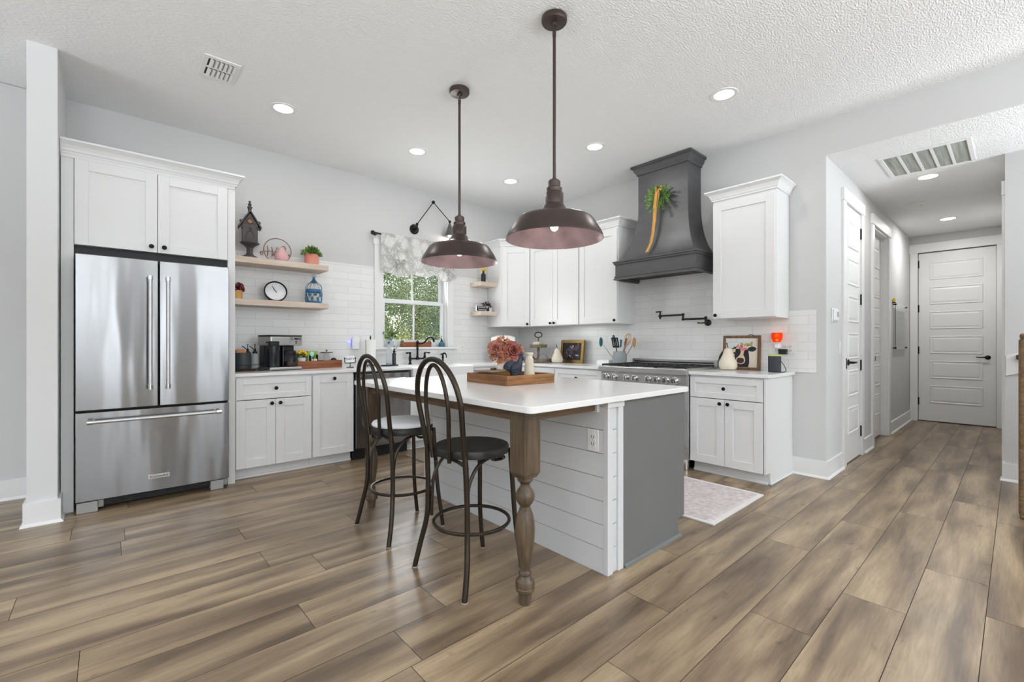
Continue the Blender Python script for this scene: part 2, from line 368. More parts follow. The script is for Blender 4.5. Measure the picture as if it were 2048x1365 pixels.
fo = bpy.data.objects.new('floor', me); C.objects.link(fo); fo['kind'] = 'structure'; fo['label'] = 'brown wood-look plank floor'; fo['category'] = 'floor'
LOC['floor'] = Vector((0,0,0))
struct(MB().box(-4.5, -4.5, -.15, 9.3, 5.2, -.003), 'floor', 'seam')

struct(MB().box(-.40, -4.5, H, WX+.12, WY+.15, H+.12), 'ceiling', 'ceiling_texture', 'white knockdown-textured kitchen ceiling')
struct(MB().box(-4.5, -4.5, H+.004, -.40, WY+.15, H+.12), 'ceiling', 'ceiling_texture', 'textured ceiling left of the wall end')
struct(MB().box(WX+.12, -2.4, HZ-.003, HX+.15, 1.22, HZ+.1).box(WX+.001, -1.2, HZ-.003, WX+.12, HY, HZ), 'ceiling', 'ceiling_texture', 'lower hallway ceiling')
# window wall with an opening
OX0, OX1, OZ0, OZ1 = 2.425, 3.33, 1.125, 2.335
mb = MB(); mb.box(-4.5, WY, 0, OX0, WY+.15, H).box(OX1, WY, 0, WX+.12, WY+.15, H).box(OX0, WY, 0, OX1, WY+.15, OZ0).box(OX0, WY, OZ1, OX1, WY+.15, H)
struct(mb, 'wall_back', 'wall_paint', 'light grey wall with the window')
mb = MB(); mb.box(WX, HY, 0, WX+.12, WY, H).box(WX, -4.5, HZ, WX+.12, HY, H)
struct(mb, 'wall_right', 'wall_paint', 'light grey wall behind the range')
# hall left wall with two openings
D1 = (5.235, 5.875, 2.52); D2 = (6.50, 7.38, 2.52)
mb = MB(); mb.box(WX+.12, HY, 0, D1[0], HY+.12, HZ); mb.box(D1[0], HY, D1[2], D1[1], HY+.12, HZ); mb.box(D1[1], HY, 0, D2[0], HY+.12, HZ)
mb.box(D2[0], HY, D2[2], D2[1], HY+.12, HZ); mb.box(D2[1], HY, 0, HX+.12, HY+.12, HZ)
mb.box(D1[0]-.05, HY+.1, 0, D1[1]+.05, HY+.13, 2.6)
struct(mb, 'wall_hall_left', 'wall_paint', 'light grey hallway wall with two doors')
mb = MB(); mb.box(D2[0]-.6, HY+1.6, 0, D2[1]+.6, HY+1.7, HZ).box(D2[0]-.6, HY+.12, 0, D2[0]-.5, HY+1.6, HZ).box(D2[1]+.5, HY+.12, 0, D2[1]+.6, HY+1.6, HZ).box(D2[0]-.6, HY+.12, HZ, D2[1]+.6, HY+1.7, HZ+.1).box(D2[0]-.6, HY+.12, -.1, D2[1]+.6, HY+1.7, -.004)
struct(mb, 'wall_side_room', 'wall_paint')
EX0, EX1 = .19, 1.005
mb = MB(); mb.box(HX, .05, 0, HX+.12, EX0-.02, HZ).box(HX, EX1+.02, 0, HX+.12, HY, HZ).box(HX, EX0-.02, 2.54, HX+.12, EX1+.02, HZ).box(HX+.1, EX0-.02, 0, HX+.12, EX1+.02, 2.54)
struct(mb, 'wall_hall_end', 'wall_paint', 'hallway end wall')
mb = MB(); mb.box(5.70, -.04, 0, HX+.12, .07, HZ).box(5.70, -2.4, 0, 5.82, -.04, HZ)
struct(mb, 'wall_hall_right', 'wall_paint', 'grey wall end at the right side of the hallway')
mb = MB(); mb.box(WX, -2.4, 0, WX+.12, -1.2, HZ).box(WX+.12, -2.4, 0, 4.8, -2.3, HZ).box(4.8, -2.4, 2.4, 5.64, -2.3, HZ).box(4.8, -2.4, 0, 5.64, -2.3, .5).box(WX, -4.5, 0, WX+.12, -2.4, HZ)
struct(mb, 'wall_right_near', 'wall_paint')
# rear and left walls, with openings, behind the camera
mb = MB()
xs = [(-4.5,-2.6),(-.6,-.45),(.25,1.7),(3.5,4.74)]
for a, b in xs: mb.box(a, -4.6, 0, b, -4.45, H)
for a, b in [(-2.6,-.6),(-.45,.25),(1.7,3.5)]: mb.box(a, -4.6, 2.5, b, -4.45, H)
mb.box(-2.6, -4.6, 0, -.6, -4.45, .4)
struct(mb, 'wall_rear', 'wall_paint')
mb = MB(); mb.box(-4.6, -4.5, 0, -4.45, -2.8, H).box(-4.6, .4, 0, -4.45, 1.5, H).box(-4.6, 3.7, 0, -4.45, 5.1, H).box(-4.6, 1.5, 2.5, -4.45, 3.7, H).box(-4.6, 1.5, 0, -4.45, 3.7, .5).box(-4.6, -2.8, 2.5, -4.45, .4, H).box(-4.6, -2.8, 0, -4.45, .4, .4)
struct(mb, 'wall_left', 'wall_paint')
# wall end (stub) beside the refrigerator
struct(MB().box(-.395, 4.205, 0, -.255, WY, H), 'wall_stub', 'stub_paint', 'white wall end left of the refrigerator cabinet')
mb = MB(); sweep(mb, [(-.255, 4.7), (-.255, 4.205), (-.395, 4.205), (-.395, WY)], baseprof(.15))
struct(mb, 'baseboard_stub', 'trim_white', 'white plinth round the foot of the wall end')
mb = MB(); sweep(mb, [(-.395, WY), (-4.45, WY)], baseprof(.15)); struct(mb, 'baseboard_back', 'trim_white')
mb = MB(); sweep(mb, [(5.135, HY), (WX, HY), (WX, 1.40)], baseprof(.15)); struct(mb, 'baseboard_right', 'trim_white', 'white baseboard round the corner into the hallway')
mb = MB(); sweep(mb, [(6.41, HY), (5.985, HY)], baseprof(.15)); struct(mb, 'baseboard_hall', 'trim_white')
mb = MB(); sweep(mb, [(HX-.02, HY), (7.50, HY)], baseprof(.15)); struct(mb, 'baseboard_hall_far', 'trim_white')
mb = MB(); sweep(mb, [(5.70, -2.3), (5.70, .07), (5.80, .07)], baseprof(.15)); struct(mb, 'baseboard_hall_right', 'trim_white')
mb = MB().box(5.80, .07, 0, 5.90, .09, 2.46).box(5.78, .07, 2.46, 7.0, .092, 2.58); struct(mb, 'trim_1', 'trim_white', 'white door casing on the right side of the hallway')

# casings
def casing(name, u0, u1, top, horiz, plane, sgn, parent=None, wdt=.10, head=.115):
    mb = MB()
    def bx(a0, a1, z0, z1, t):
        if horiz == 'x': mb.box(a0, plane, z0, a1, plane+sgn*t, z1)
        else: mb.box(plane, a0, z0, plane+sgn*t, a1, z1)
    bx(u0-wdt, u0, 0, top, .02); bx(u1, u1+wdt, 0, top, .02); bx(u0-wdt-.012, u1+wdt+.012, top, top+head, .026)
    return struct(mb, name, 'trim_white', bevel=.002)
casing('trim_2', D1[0], D1[1], D1[2], 'x', HY, -1)
casing('trim_3', D2[0], D2[1], D2[2], 'x', HY, -1)
casing('trim_4', EX0, EX1, 2.54, 'y', HX, -1, wdt=.09, head=.13)
mb = MB().box(D2[0], HY-.002, 0, D2[0]+.018, HY+.13, D2[2]).box(D2[1]-.018, HY-.002, 0, D2[1], HY+.13, D2[2]).box(D2[0], HY-.002, D2[2]-.018, D2[1], HY+.13, D2[2])
struct(mb, 'trim_5', 'trim_white')

def panel_door(fr, u0, u1, z0, z1, name, panels, label, t=.035, hinge_side=1, d0=0):
    """moulded door: six raised horizontal panels"""
    mb = MB(); side = .125*(u1-u0)/.8; fbox(mb, fr, u0, u1, z0, z1, d0-t, d0)
    door = mb.build(name, 'trim_white', None, bevel=.002); door['kind'] = 'structure'; door['label'] = label; door['category'] = 'door'
    h = z1-z0; n = panels; gap = .105; ph = (h-.145-.27-gap*(n-1))/n
    for i in range(n):
        a = z0+.27+i*(ph+gap); pm = MB(); pm.T = fr.M()
        # sunk moulding with raised field: nested frustums
        A0, A1, B0, B1 = u0+side, u1-side, a, a+ph
        def ring(e, d): return [(A0+e, d, B0+e), (A1-e, d, B0+e), (A1-e, d, B1-e), (A0+e, d, B1-e)]
        rs = [ring(0, d0+.0005), ring(.005, d0+.008), ring(.014, d0+.008), ring(.022, d0+.0015), ring(.046, d0+.007)]
        vsx = [p for r_ in rs for p in r_]; f = [(k*4+j, k*4+(j+1)%4, (k+1)*4+(j+1)%4, (k+1)*4+j) for k in range(4) for j in range(4)]+[(16,17,18,19)]
        pm.add(vsx, f); pm.T = None; pm.build('door_panel', 'trim_white', door)
    return door
def hinges(fr, u, zs, parent, d):
    for z in zs: h = MB(); fbox(h, fr, u-.010, u+.010, z-.055, z+.055, d, d+.012); h.build('hinge', 'black_metal', parent)
def lever(fr, u, z, parent, d, dirn):
    k = MB(); k.T = fr.M(); k.lathe([(.030,0),(.030,.006),(.024,.010),(.012,.012),(.011,.05)], (u, d, z), 20, (0,1,0))
    k.tube([(u, d+.047, z), (u+dirn*.03, d+.052, z+.002), (u+dirn*.075, d+.05, z-.002), (u+dirn*.115, d+.048, z+.003)], [.010,.010,.008,.006], 8, smooth=4)
    k.build('lever_handle', 'black_metal', parent, smooth=True)['label'] = 'black lever handle'
fh = Fr((0, HY, 0), (1,0,0), (0,-1,0))
d = panel_door(fh, D1[0]+.004, D1[1]-.004, .012, D1[2]-.004, 'door_1', 6, 'narrow white panelled pantry door at the start of the hallway', d0=.004)
hinges(fh, D1[1]-.002, [2.315, 1.63, .945, .255], d, .004); lever(fh, D1[0]+.12, .985, d, .004, 1)
mb = MB(); fbox(mb, fh, D1[0]-.03, D1[0]-.004, .93, 1.03, .02, .023); o = struct(mb, 'trim_6', 'black_metal', 'black strike plate on the pantry door casing')
# second hall door stands open into the side room
fr2 = Fr((0, HY+.065, 0), (1,0,0), (0,-1,0))
d = panel_door(fr2, D2[0]+.30, D2[1]-.02, .012, D2[2]-.02, 'door_2', 6, 'white door standing in the second hallway opening', d0=.0)
mb = MB(); fbox(mb, fr2, D2[0]+.02, D2[0]+.30, .012, D2[2]-.02, -.04, -.004); mb.build('door_edge', 'trim_white', d)
mb = MB(); fbox(mb, fr2, 6.985, 7.045, .955, 1.03, 0, .004); mb.build('latch_plate', 'black_metal', d)
fe = Fr((HX+.03, 0, 0), (0,-1,0), (-1,0,0))
d = panel_door(fe, -EX1+.003, -EX0-.003, .012, 2.53, 'door_3', 6, 'white six-panel door at the end of the hallway', d0=0)
hinges(fe, -EX1+.004, [2.37, 1.70, 1.07, .30], d, 0); lever(fe, -EX0-.085, .975, d, 0, -1)

# backsplash tiles
mb = MB(); x0t = .80
mb.box(.785, WY-.009, .914, 2.32, WY, 2.07).box(3.43, WY-.009, .914, WX, WY, 2.07).box(2.32, WY-.009, .914, 3.43, WY, 1.05)
struct(mb, 'trim_7', 'tile_x', 'white subway tile backsplash on the window wall')
mb = MB(); mb.box(WX-.009, 1.17, .914, WX, WY-.009, 1.466).box(WX-.009, 1.93, 1.466, WX, 3.01, 1.95)
struct(mb, 'trim_8', 'tile_y', 'white subway tile backsplash behind the range')

# ---------------------------------------------------------------- window_1
wnd = MB()
wnd.box(2.315, WY-.022, 1.125, OX0, WY, 2.335).box(OX1, WY-.022, 1.125, 3.425, WY, 2.335)          # side casings
wnd.box(2.30, WY-.028, 2.335, 3.44, WY, 2.435)                                                     # head
W1 = struct(wnd, 'window_1', 'trim_white', 'white double-hung window over the sink', bevel=.002)
mb = MB().box(2.30, WY-.075, 1.10, 3.455, WY+.10, 1.125); mb.build('window_sill', 'trim_white', W1, bevel=.003)
mb = MB().box(2.33, WY-.02, 1.045, 3.425, WY, 1.10); mb.build('window_apron', 'trim_white', W1, bevel=.002)
mb = MB().box(OX0+.0005, WY+.0005, OZ0, OX0+.012, WY+.15, OZ1-.0005).box(OX1-.012, WY+.0005, OZ0, OX1-.0005, WY+.15, OZ1-.0005).box(OX0+.012, WY+.0005, OZ1-.012, OX1-.012, WY+.15, OZ1-.0005); mb.build('window_jamb', 'trim_white', W1)
ZM = 1.70
def sash(x0, x1, z0, z1, y, nm, bot=.05):
    f = MB(); s = .042
    f.box(x0, y, z0, x0+s, y+.03, z1).box(x1-s, y, z0, x1, y+.03, z1).box(x0+s, y, z0, x1-s, y+.03, z0+bot).box(x0+s, y, z1-.035, x1-s, y+.03, z1)
    xm = (x0+x1)/2; f.box(xm-.009, y+.004, z0+bot, xm+.009, y+.026, z1-.035)
    o = f.build(nm, 'vinyl', W1, bevel=.002)
    MB().box(x0+s, y+.013, z0+bot, x1-s, y+.017, z1-.035).build('pane', 'pane', o)
sash(OX0+.014, OX1-.014, OZ0+.03, ZM, WY+.055, 'lower_sash', .06)
sash(OX0+.014, OX1-.014, ZM-.03, OZ1-.03, WY+.095, 'upper_sash')
mb = MB().box(OX0+.012, WY+.05, OZ0, OX1-.012, WY+.14, OZ0+.03).box(OX0+.012, WY+.05, OZ1-.03, OX1-.012, WY+.14, OZ1-.012)
mb.build('window_frame', 'vinyl', W1)
# ---------------------------------------------------------------- cabinets
def hollow(mb, x0, y0, z0, x1, y1, z1, front, t=.018):
    """carcass open at the front: front in '-y' or '-x'"""
    mb.box(x0, y0, z0, x1, y1, z0+t).box(x0, y0, z1-t, x1, y1, z1)
    if front == '-y': mb.box(x0, y0, z0, x0+t, y1, z1).box(x1-t, y0, z0, x1, y1, z1).box(x0, y1-.006, z0, x1, y1, z1)
    else: mb.box(x0, y0, z0, x1, y0+t, z1).box(x0, y1-t, z0, x1, y1, z1).box(x1-.006, y0, z0, x1, y1, z1)
    return mb
CW = 'cabinet_white'
# refrigerator surround
T = thing('refrigerator_cabinet', 'tall white surround cabinet with crown moulding built over and beside the refrigerator', 'cabinet', (.29, 4.36, 0))
mb = MB(); mb.box(-.25, 4.36, 0, -.185, 5.025, 2.48).box(.732, 4.36, 0, .785, 5.025, 2.48).box(-.185, 4.37, 1.86, .732, 5.025, 2.48)
mb.box(-.25, 4.352, 2.455, .785, 4.37, 2.49); mb.build('cabinet_body', CW, T, bevel=.002, world=True)
fr = FA(4.365)
shaker(fr, -.183, .273, 1.858, 2.455, T, knob=(.235, 1.90)); shaker(fr, .273, .730, 1.858, 2.455, T, knob=(.312, 1.90))
mb = MB(); sweep(mb, [(.785, 5.02), (.785, 4.36), (-.25, 4.36)], crownprof(2.48, .09, .06))
mb.build('crown_moulding', CW, T, world=True)
mb = MB().box(-.185, 4.40, 1.80, .732, 4.42, 1.86); mb.build('gap_panel', 'dark', T, world=True)

# base cabinets on the window wall
def base_unit(label, u0, u1, kind, fr, wall, name='base_cabinet', group=None, side_end=None):
    """fr: front frame; kind: 'drawer_doors', 'door', 'sink', 'drawer_door'"""
    org = fr.o + fr.u*((u0+u1)/2)
    T = thing(name, label, 'cabinet', (org.x, org.y, 0), group=group)
    depth = .62
    mb = MB(); mb.T = fr.M(); t = .018
    top = .884 if kind != 'sink' else .66
    mb.box(u0, -depth, .105, u0+t, 0, top).box(u1-t, -depth, .105, u1, 0, top).box(u0+t, -depth, .105, u1-t, 0, .123).box(u0+t, -depth, .123, u1-t, -depth+.012, top)
    mb.box(u0+t, -.10, top-.02, u1-t, 0, top); mb.box(u0, -.095, 0, u1, -.075, .105)
    mb.box(u0, -depth, 0, u0+t, -.095, .105).box(u1-t, -depth, 0, u1, -.095, .105)
    mb.T = None; mb.build('cabinet_body', CW, T, bevel=.0015, world=True)
    m2 = MB(); m2.T = fr.M(); m2.add([(u0,-.075,0),(u0,-.060,0),(u0,-.063,.014),(u0,-.075,.02),(u1,-.075,0),(u1,-.060,0),(u1,-.063,.014),(u1,-.075,.02)], [(0,1,2,3),(7,6,5,4),(0,4,5,1),(1,5,6,2),(2,6,7,3),(3,7,4,0)])
    m2.T = None; m2.build('toe_moulding', 'trim_white', T, world=True)
    c = (u0+u1)/2
    if kind == 'drawer_doors':
        shaker(fr, u0+.004, u1-.004, .685, .868, T, 'drawer', knob=(c, .777), rail=.050)
        shaker(fr, u0+.004, c, .100, .682, T, knob=(c-.034, .645)); shaker(fr, c, u1-.004, .100, .682, T, knob=(c+.034, .645))
    elif kind == 'door': shaker(fr, u0+.004, u1-.004, .100, .868, T, knob=(c, .835))
    elif kind == 'sink':
        shaker(fr, u0+.004, c, .100, .655, T, knob=(c-.034, .62)); shaker(fr, c, u1-.004, .100, .655, T, knob=(c+.034, .62))
    elif kind == 'drawer_door':
        shaker(fr, u0+.004, u1-.004, .685, .868, T, 'drawer', knob=(c, .777), rail=.050)
        shaker(fr, u0+.004, u1-.004, .100, .682, T, knob=(u0+.04, .645))
    return T
fa = FA(4.405); fb = FB(3.995)
base_unit('white base cabinet with one drawer over two doors, right beside the refrigerator', .79, 1.412, 'drawer_doors', fa, 'A')
base_unit('narrow white base cabinet with one tall door and a knob at its top', 1.414, 1.812, 'door', fa, 'A')
base_unit('white sink base cabinet under the apron sink', 2.432, 3.292, 'sink', fa, 'A')
base_unit('white base cabinet between the sink and the kitchen corner', 3.294, 3.97, 'drawer_door', fa, 'A')
T1 = base_unit('white base cabinet with one drawer over two doors, at the right end beside the range', -2.005, -1.375, 'drawer_doors', fb, 'B')
base_unit('white base cabinet directly left of the range', -3.69, -2.995, 'drawer_doors', fb, 'B')
base_unit('white base cabinet on the range wall nearest the kitchen corner', -4.38, -3.692, 'drawer_doors', fb, 'B')
mb = MB().box(3.975, 1.357, 0, 4.615, 1.375, .884); mb.box(3.90+.155, 1.357, 0, 4.615, 1.375, .1)
mb = MB().prism([(3.975,.100),(4.07,.100),(4.07,0),(4.617,0),(4.617,.884),(3.975,.884)], 1.357, 1.374)
mb.v = [(x, z, y) for x, y, z in mb.v]; mb.f = [tuple(reversed(q)) for q in mb.f]
mb.build('end_panel', CW, T1, world=True, bevel=.0015)
mb = MB().box(4.06, 1.343, 0, 4.617, 1.357, .016); mb.build('toe_moulding', 'trim_white', T1, world=True, bevel=.005)
# blind corner carcass below the worktop
# worktops
def slab(mb, poly, z0, z1): mb.prism(poly, z0, z1)
SX0, SX1 = 2.452, 3.272
mb = MB(); mb.box(.787, 4.375, .886, SX0, WY-.001, .914)
o = mb.build('worktop', 'quartz', None, bevel=.003); tag(o, 'white quartz worktop running from the refrigerator to the sink', 'countertop')
mb = MB(); mb.prism([(SX0, 4.90), (SX1, 4.90), (SX1, 4.375), (3.965, 4.375), (3.965, 2.992), (WX-.001, 2.992), (WX-.001, WY-.001), (SX0, WY-.001)], .886, .914)
o = mb.build('worktop', 'quartz', None, bevel=.003); tag(o, 'white quartz worktop wrapping the corner from the sink to the range', 'countertop')
mb = MB(); mb.box(3.965, 1.335, .886, WX-.001, 2.008, .914)
o = mb.build('worktop', 'quartz', None, bevel=.003); tag(o, 'short white quartz worktop carrying the cow picture right of the range', 'countertop')
# apron sink
T = thing('sink', 'white apron-front sink under the window', 'sink', (2.86, 4.6, .68))
mb = MB(); x0, x1, y0, y1, z0, z1 = SX0+.002, SX1-.002, 4.355, 4.898, .668, .905
mb.box(x0, y0, z0, x1, y0+.03, z1).box(x0, y1-.03, z0, x1, y1, z1).box(x0, y0+.03, z0, x0+.03, y1-.03, z1).box(x1-.03, y0+.03, z0, x1, y1-.03, z1).box(x0+.03, y0+.03, z0, x1-.03, y1-.03, z0+.02)
mb.build('basin', 'porcelain', T, bevel=.008, world=True, seg=3)
mb = MB().lathe([(.045,0),(.045,.003),(.03,.004),(.028,.001)], (2.86, 4.63, .688), 20); mb.build('drain', 'chrome', T, world=True, smooth=True)
# dishwasher
T = thing('dishwasher', 'stainless steel dishwasher built in left of the sink', 'dishwasher', (2.12, 4.4, 0))
MB().box(1.822, 4.41, .10, 2.424, 4.98, .872).build('tub', 'dark', T, world=True)
MB().box(1.826, 4.375, .118, 2.420, 4.408, .862).build('door', 'steel', T, world=True, bevel=.004)
MB().box(1.822, 4.395, .868, 2.424, 4.42, .884).build('control_strip', 'dark', T, world=True)
MB().box(1.822, 4.44, .0, 2.424, 4.47, .10).build('kick_plate', 'dark', T, world=True)
mb = MB().tube([(1.88,4.345,.80),(2.366,4.345,.80)], .011, 14); mb.cyl((1.90,4.375,.80),(1.90,4.345,.80),.008).cyl((2.346,4.375,.80),(2.346,4.345,.80),.008)
mb.build('handle', 'chrome', T, world=True, smooth=True)
mb = MB().box(2.055, 4.371, .275, 2.19, 4.375, .302); bd = mb.build('badge', 'chrome', T, world=True)
text('KitchenAid', 'lettering', 'dark', bd, (2.1225, 4.3705, .2885), (pi/2,0,0), .024)

# ---------------------------------------------------------------- refrigerator
T = thing('refrigerator', 'large stainless steel french-door refrigerator with bottom freezer drawer', 'refrigerator', (.274, 4.3, 0))
MB().box(-.172, 4.325, .04, .720, 4.98, 1.775).build('cabinet_body', 'dark', T, world=True)
def bowed(x0, x1, z0, z1, y, bow=.006, t=.07):
    mb = MB(); n = 14; ys = []
    pts = [(x0+(x1-x0)*i/n, y-bow*math.sin(pi*i/n)) for i in range(n+1)]
    mb.prism(pts[::1]+[(x1, y+t), (x0, y+t)], z0, z1); return mb
for x0, x1, hx in [(-.175, .270, .222), (.279, .722, .326)]:
    d = bowed(x0, x1, .707, 1.785, 4.255).build('door', 'steel', T, world=True, bevel=.004, smooth=True)
    h = MB().cyl((hx, 4.20, .835), (hx, 4.20, 1.665), .0125, 18)
    for z in (.865, 1.635): h.cyl((hx, 4.256, z), (hx, 4.20, z), .009)
    h.build('handle', 'steel_flat', d, smooth=True, world=True)
    for z in (.835, 1.635): MB().cyl((hx, 4.20, z), (hx, 4.20, z+.03), .0155, 18).build('handle_end', 'chrome', d, smooth=True, world=True)
d = bowed(-.175, .722, .082, .693, 4.255, .009).build('freezer_drawer', 'steel', T, world=True, bevel=.004, smooth=True)
h = MB().cyl((-.115, 4.195, .632), (.662, 4.195, .632), .0125, 18)
for x in (-.085, .632): h.cyl((x, 4.255, .632), (x, 4.195, .632), .009)
h.build('handle', 'steel_flat', d, smooth=True, world=True)
for x in (-.115, .632): MB().cyl((x, 4.195, .632), (x+.03, 4.195, .632), .0155, 18).build('handle_end', 'chrome', d, smooth=True, world=True)
mb = MB().box(.212, 4.2435, .172, .338, 4.249, .203); bd = mb.build('badge', 'chrome', T, world=True, bevel=.001)
text('KitchenAid', 'lettering', 'dark', bd, (.275, 4.2430, .1875), (pi/2,0,0), .024)
mb = MB().box(-.05, 4.31, .025, .62, 4.33, .078)
for i in range(4): mb.box(-.04, 4.303, .03+i*.012, .61, 4.312, .036+i*.012)
mb.build('toe_grille', 'dark', T, world=True)
mat('grey_plastic', (150, 150, 148), .45)
for x0, x1 in [(-.17, -.03), (.60, .718)]:
    mb = MB().box(x0, 4.262, .0, x1-.03, 4.40, .075).box(x1-.05, 4.29, .02, x1, 4.40, .075); mb.build('foot_cover', 'grey_plastic', T, world=True, bevel=.006)

# ---------------------------------------------------------------- wall cabinets
def wall_unit(label, fr, u0, u1, w0, w1, doors, depth=.33, name='upper_cabinet'):
    org = fr.o + fr.u*((u0+u1)/2); T = thing(name, label, 'cabinet', (org.x, org.y, w0))
    mb = MB(); fbox(mb, fr, u0, u1, w0, w1+.03, -depth, 0)
    mb.build('cabinet_body', CW, T, bevel=.002, world=True)
    for a, b, k in doors: shaker(fr, a, b, w0+.004, w1, T, knob=k, rail=.074)
    return T
fu = FB(4.295)
T = wall_unit('white wall cabinet with crown moulding hanging right of the range hood', fu, -1.93, -1.385, 1.40, 2.49, [(-1.926, -1.389, (-1.895, 1.435))], .32)
mb = MB(); sweep(mb, [(4.612, 1.93), (4.295, 1.93), (4.295, 1.385), (4.612, 1.385)], [(-o, z) for o, z in crownprof(2.515, .09, .062)][::-1]); mb.build('crown_moulding', CW, T, world=True)
T = wall_unit('single-door white wall cabinet directly left of the range hood', fu, -3.565, -3.005, 1.40, 2.48, [(-3.56, -3.012, (-3.035, 1.435))], .32)
mb = MB(); sweep(mb, [(4.295, 3.565), (4.295, 3.005), (4.612, 3.005)], [(-o, z) for o, z in crownprof(2.505, .09, .062)][::-1]); mb.build('crown_moulding', CW, T, world=True)
T = wall_unit('two-door white wall cabinet between the corner cabinet and the single-door one', fu, -4.43, -3.567, 1.40, 2.48, [(-4.42, -4.0, (-4.03, 1.435)), (-4.0, -3.575, (-3.965, 1.435))], .32)
mb = MB(); sweep(mb, [(4.295, 4.43), (4.295, 3.567)], [(-o, z) for o, z in crownprof(2.505, .09, .062)][::-1]); mb.build('crown_moulding', CW, T, world=True)
# diagonal corner cabinet
T = thing('corner_cabinet', 'white diagonal wall cabinet in the kitchen corner', 'cabinet', (4.3, 4.72, 1.40))
A, B = Vector((4.005, 4.725)), Vector((4.295, 4.432))
MB().prism([(4.005, 5.018), (4.005, 4.725), (4.295, 4.432), (4.610, 4.432), (4.610, 5.018)], 1.40, 2.51).build('cabinet_body', CW, T, world=True, bevel=.002)
du = (B-A).normalized(); fd = Fr((A.x, A.y, 0), (du.x, du.y, 0), (du.y, -du.x, 0)); LL = (B-A).length
shaker(fd, .022, LL-.012, 1.404, 2.48, T, knob=(LL-.045, 1.435), rail=.068)
mb = MB(); sweep(mb, [(4.005, 5.018), (A.x, A.y), (B.x, B.y)], [(-o, z) for o, z in crownprof(2.505, .09, .062)][::-1]); mb.build('crown_moulding', CW, T, world=True)

# ---------------------------------------------------------------- floating shelves
def shelf(x0, x1, y0, zt, label, th=.055):
    o = MB().box(x0, y0, zt-th, x1, WY-.011, zt).build('floating_shelf', 'oak_pale', None, bevel=.002); tag(o, label, 'shelf'); return o
S1, S2, S3, S4 = 1.975, 1.583, 2.005, 1.605
shelf(.789, 1.692, 4.742, S1, 'upper pale oak floating shelf above the coffee maker')
shelf(.789, 1.692, 4.742, S2, 'lower pale oak floating shelf above the coffee maker')
shelf(3.712, 4.003, 4.79, S3, 'upper small pale oak shelf beside the corner cabinet')
shelf(3.712, 4.003, 4.79, S4, 'lower small pale oak shelf beside the corner cabinet')

# ---------------------------------------------------------------- range hood
T = thing('range_hood', 'dark grey flared metal range hood rising to the ceiling', 'range hood', (4.6, 2.49, 1.86))
yc = 2.49; XB = WX-.002
def ringh(hw, dep, z): return [(XB, yc+hw, z), (XB-dep, yc+hw, z), (XB-dep, yc-hw, z), (XB, yc-hw, z)]
prof = [(.284,.280,3.03)]
for i in range(0, 25):
    t = i/24; z = 2.66 - t*.60
    e = (1-math.sqrt(max(0, 1-t**2.0)))*.55 + .45*t**2.6
    prof.append((.284+.178*e, .280+.188*e, z))
mb = MB(); vs_ = [p for h_, d_, z in prof for p in ringh(h_, d_, z)]
mb.add(vs_, [(k*4+j, (k+1)*4+j, (k+1)*4+(j+1)%4, k*4+(j+1)%4) for k in range(len(prof)-1) for j in range(3)])
mb.build('flared_body', 'hood_metal', T, world=True, smooth=True, ang=30)
def hband(pr, name):
    m_ = MB(); vs_ = [p for h_, d_, z in pr for p in ringh(h_, d_, z)]
    m_.add(vs_, [(k*4+j, k*4+(j+1)%4, (k+1)*4+(j+1)%4, (k+1)*4+j) for k in range(len(pr)-1) for j in range(4)]+[(3,2,1,0), tuple(len(vs_)-4+i for i in range(4))])
    return m_.build(name, 'hood_metal', T, world=True)
hband([(.290,.286,3.005),(.300,.296,3.01),(.300,.296,3.022),(.318,.314,3.045),(.330,.326,3.075),(.345,.341,3.082),(.345,.341,3.105)], 'crown_moulding')
hband([(.462,.468,2.03),(.470,.476,2.035),(.470,.476,2.05),(.480,.486,2.055),(.480,.486,2.068),(.455,.461,2.068)], 'upper_band')
m_ = MB(); t_ = .018
for a, b, c_, d_ in [(XB-.463, yc-.458, XB-.463+t_, yc+.458), (XB-.463+t_, yc-.4578, XB, yc-.458+t_), (XB-.463+t_, yc+.458-t_, XB, yc+.4578)]: m_.box(a, b, 1.885, c_, d_, 2.04)
m_.box(XB-.445, yc-.44, 1.93, XB, yc+.44, 1.94); m_.build('skirt', 'hood_metal', T, world=True)
pr = [(.463,.469,1.908),(.468,.474,1.903),(.468,.474,1.896),(.463,.469,1.893),(.463,.469,1.884),(.472,.478,1.880),(.472,.478,1.866),(.445,.451,1.866),(.445,.451,1.90)]
m_ = MB(); vs_ = [p for h_, d_, z in pr for p in ringh(h_, d_, z)]
m_.add(vs_, [(k*4+j, (k+1)*4+j, (k+1)*4+(j+1)%4, k*4+(j+1)%4) for k in range(len(pr)-1) for j in range(3)]); m_.build('lower_moulding', 'hood_metal', T, world=True)
MB().box(XB-.44, yc-.42, 1.905, XB-.02, yc+.42, 1.93).build('filter_panel', 'dark', T, world=True)

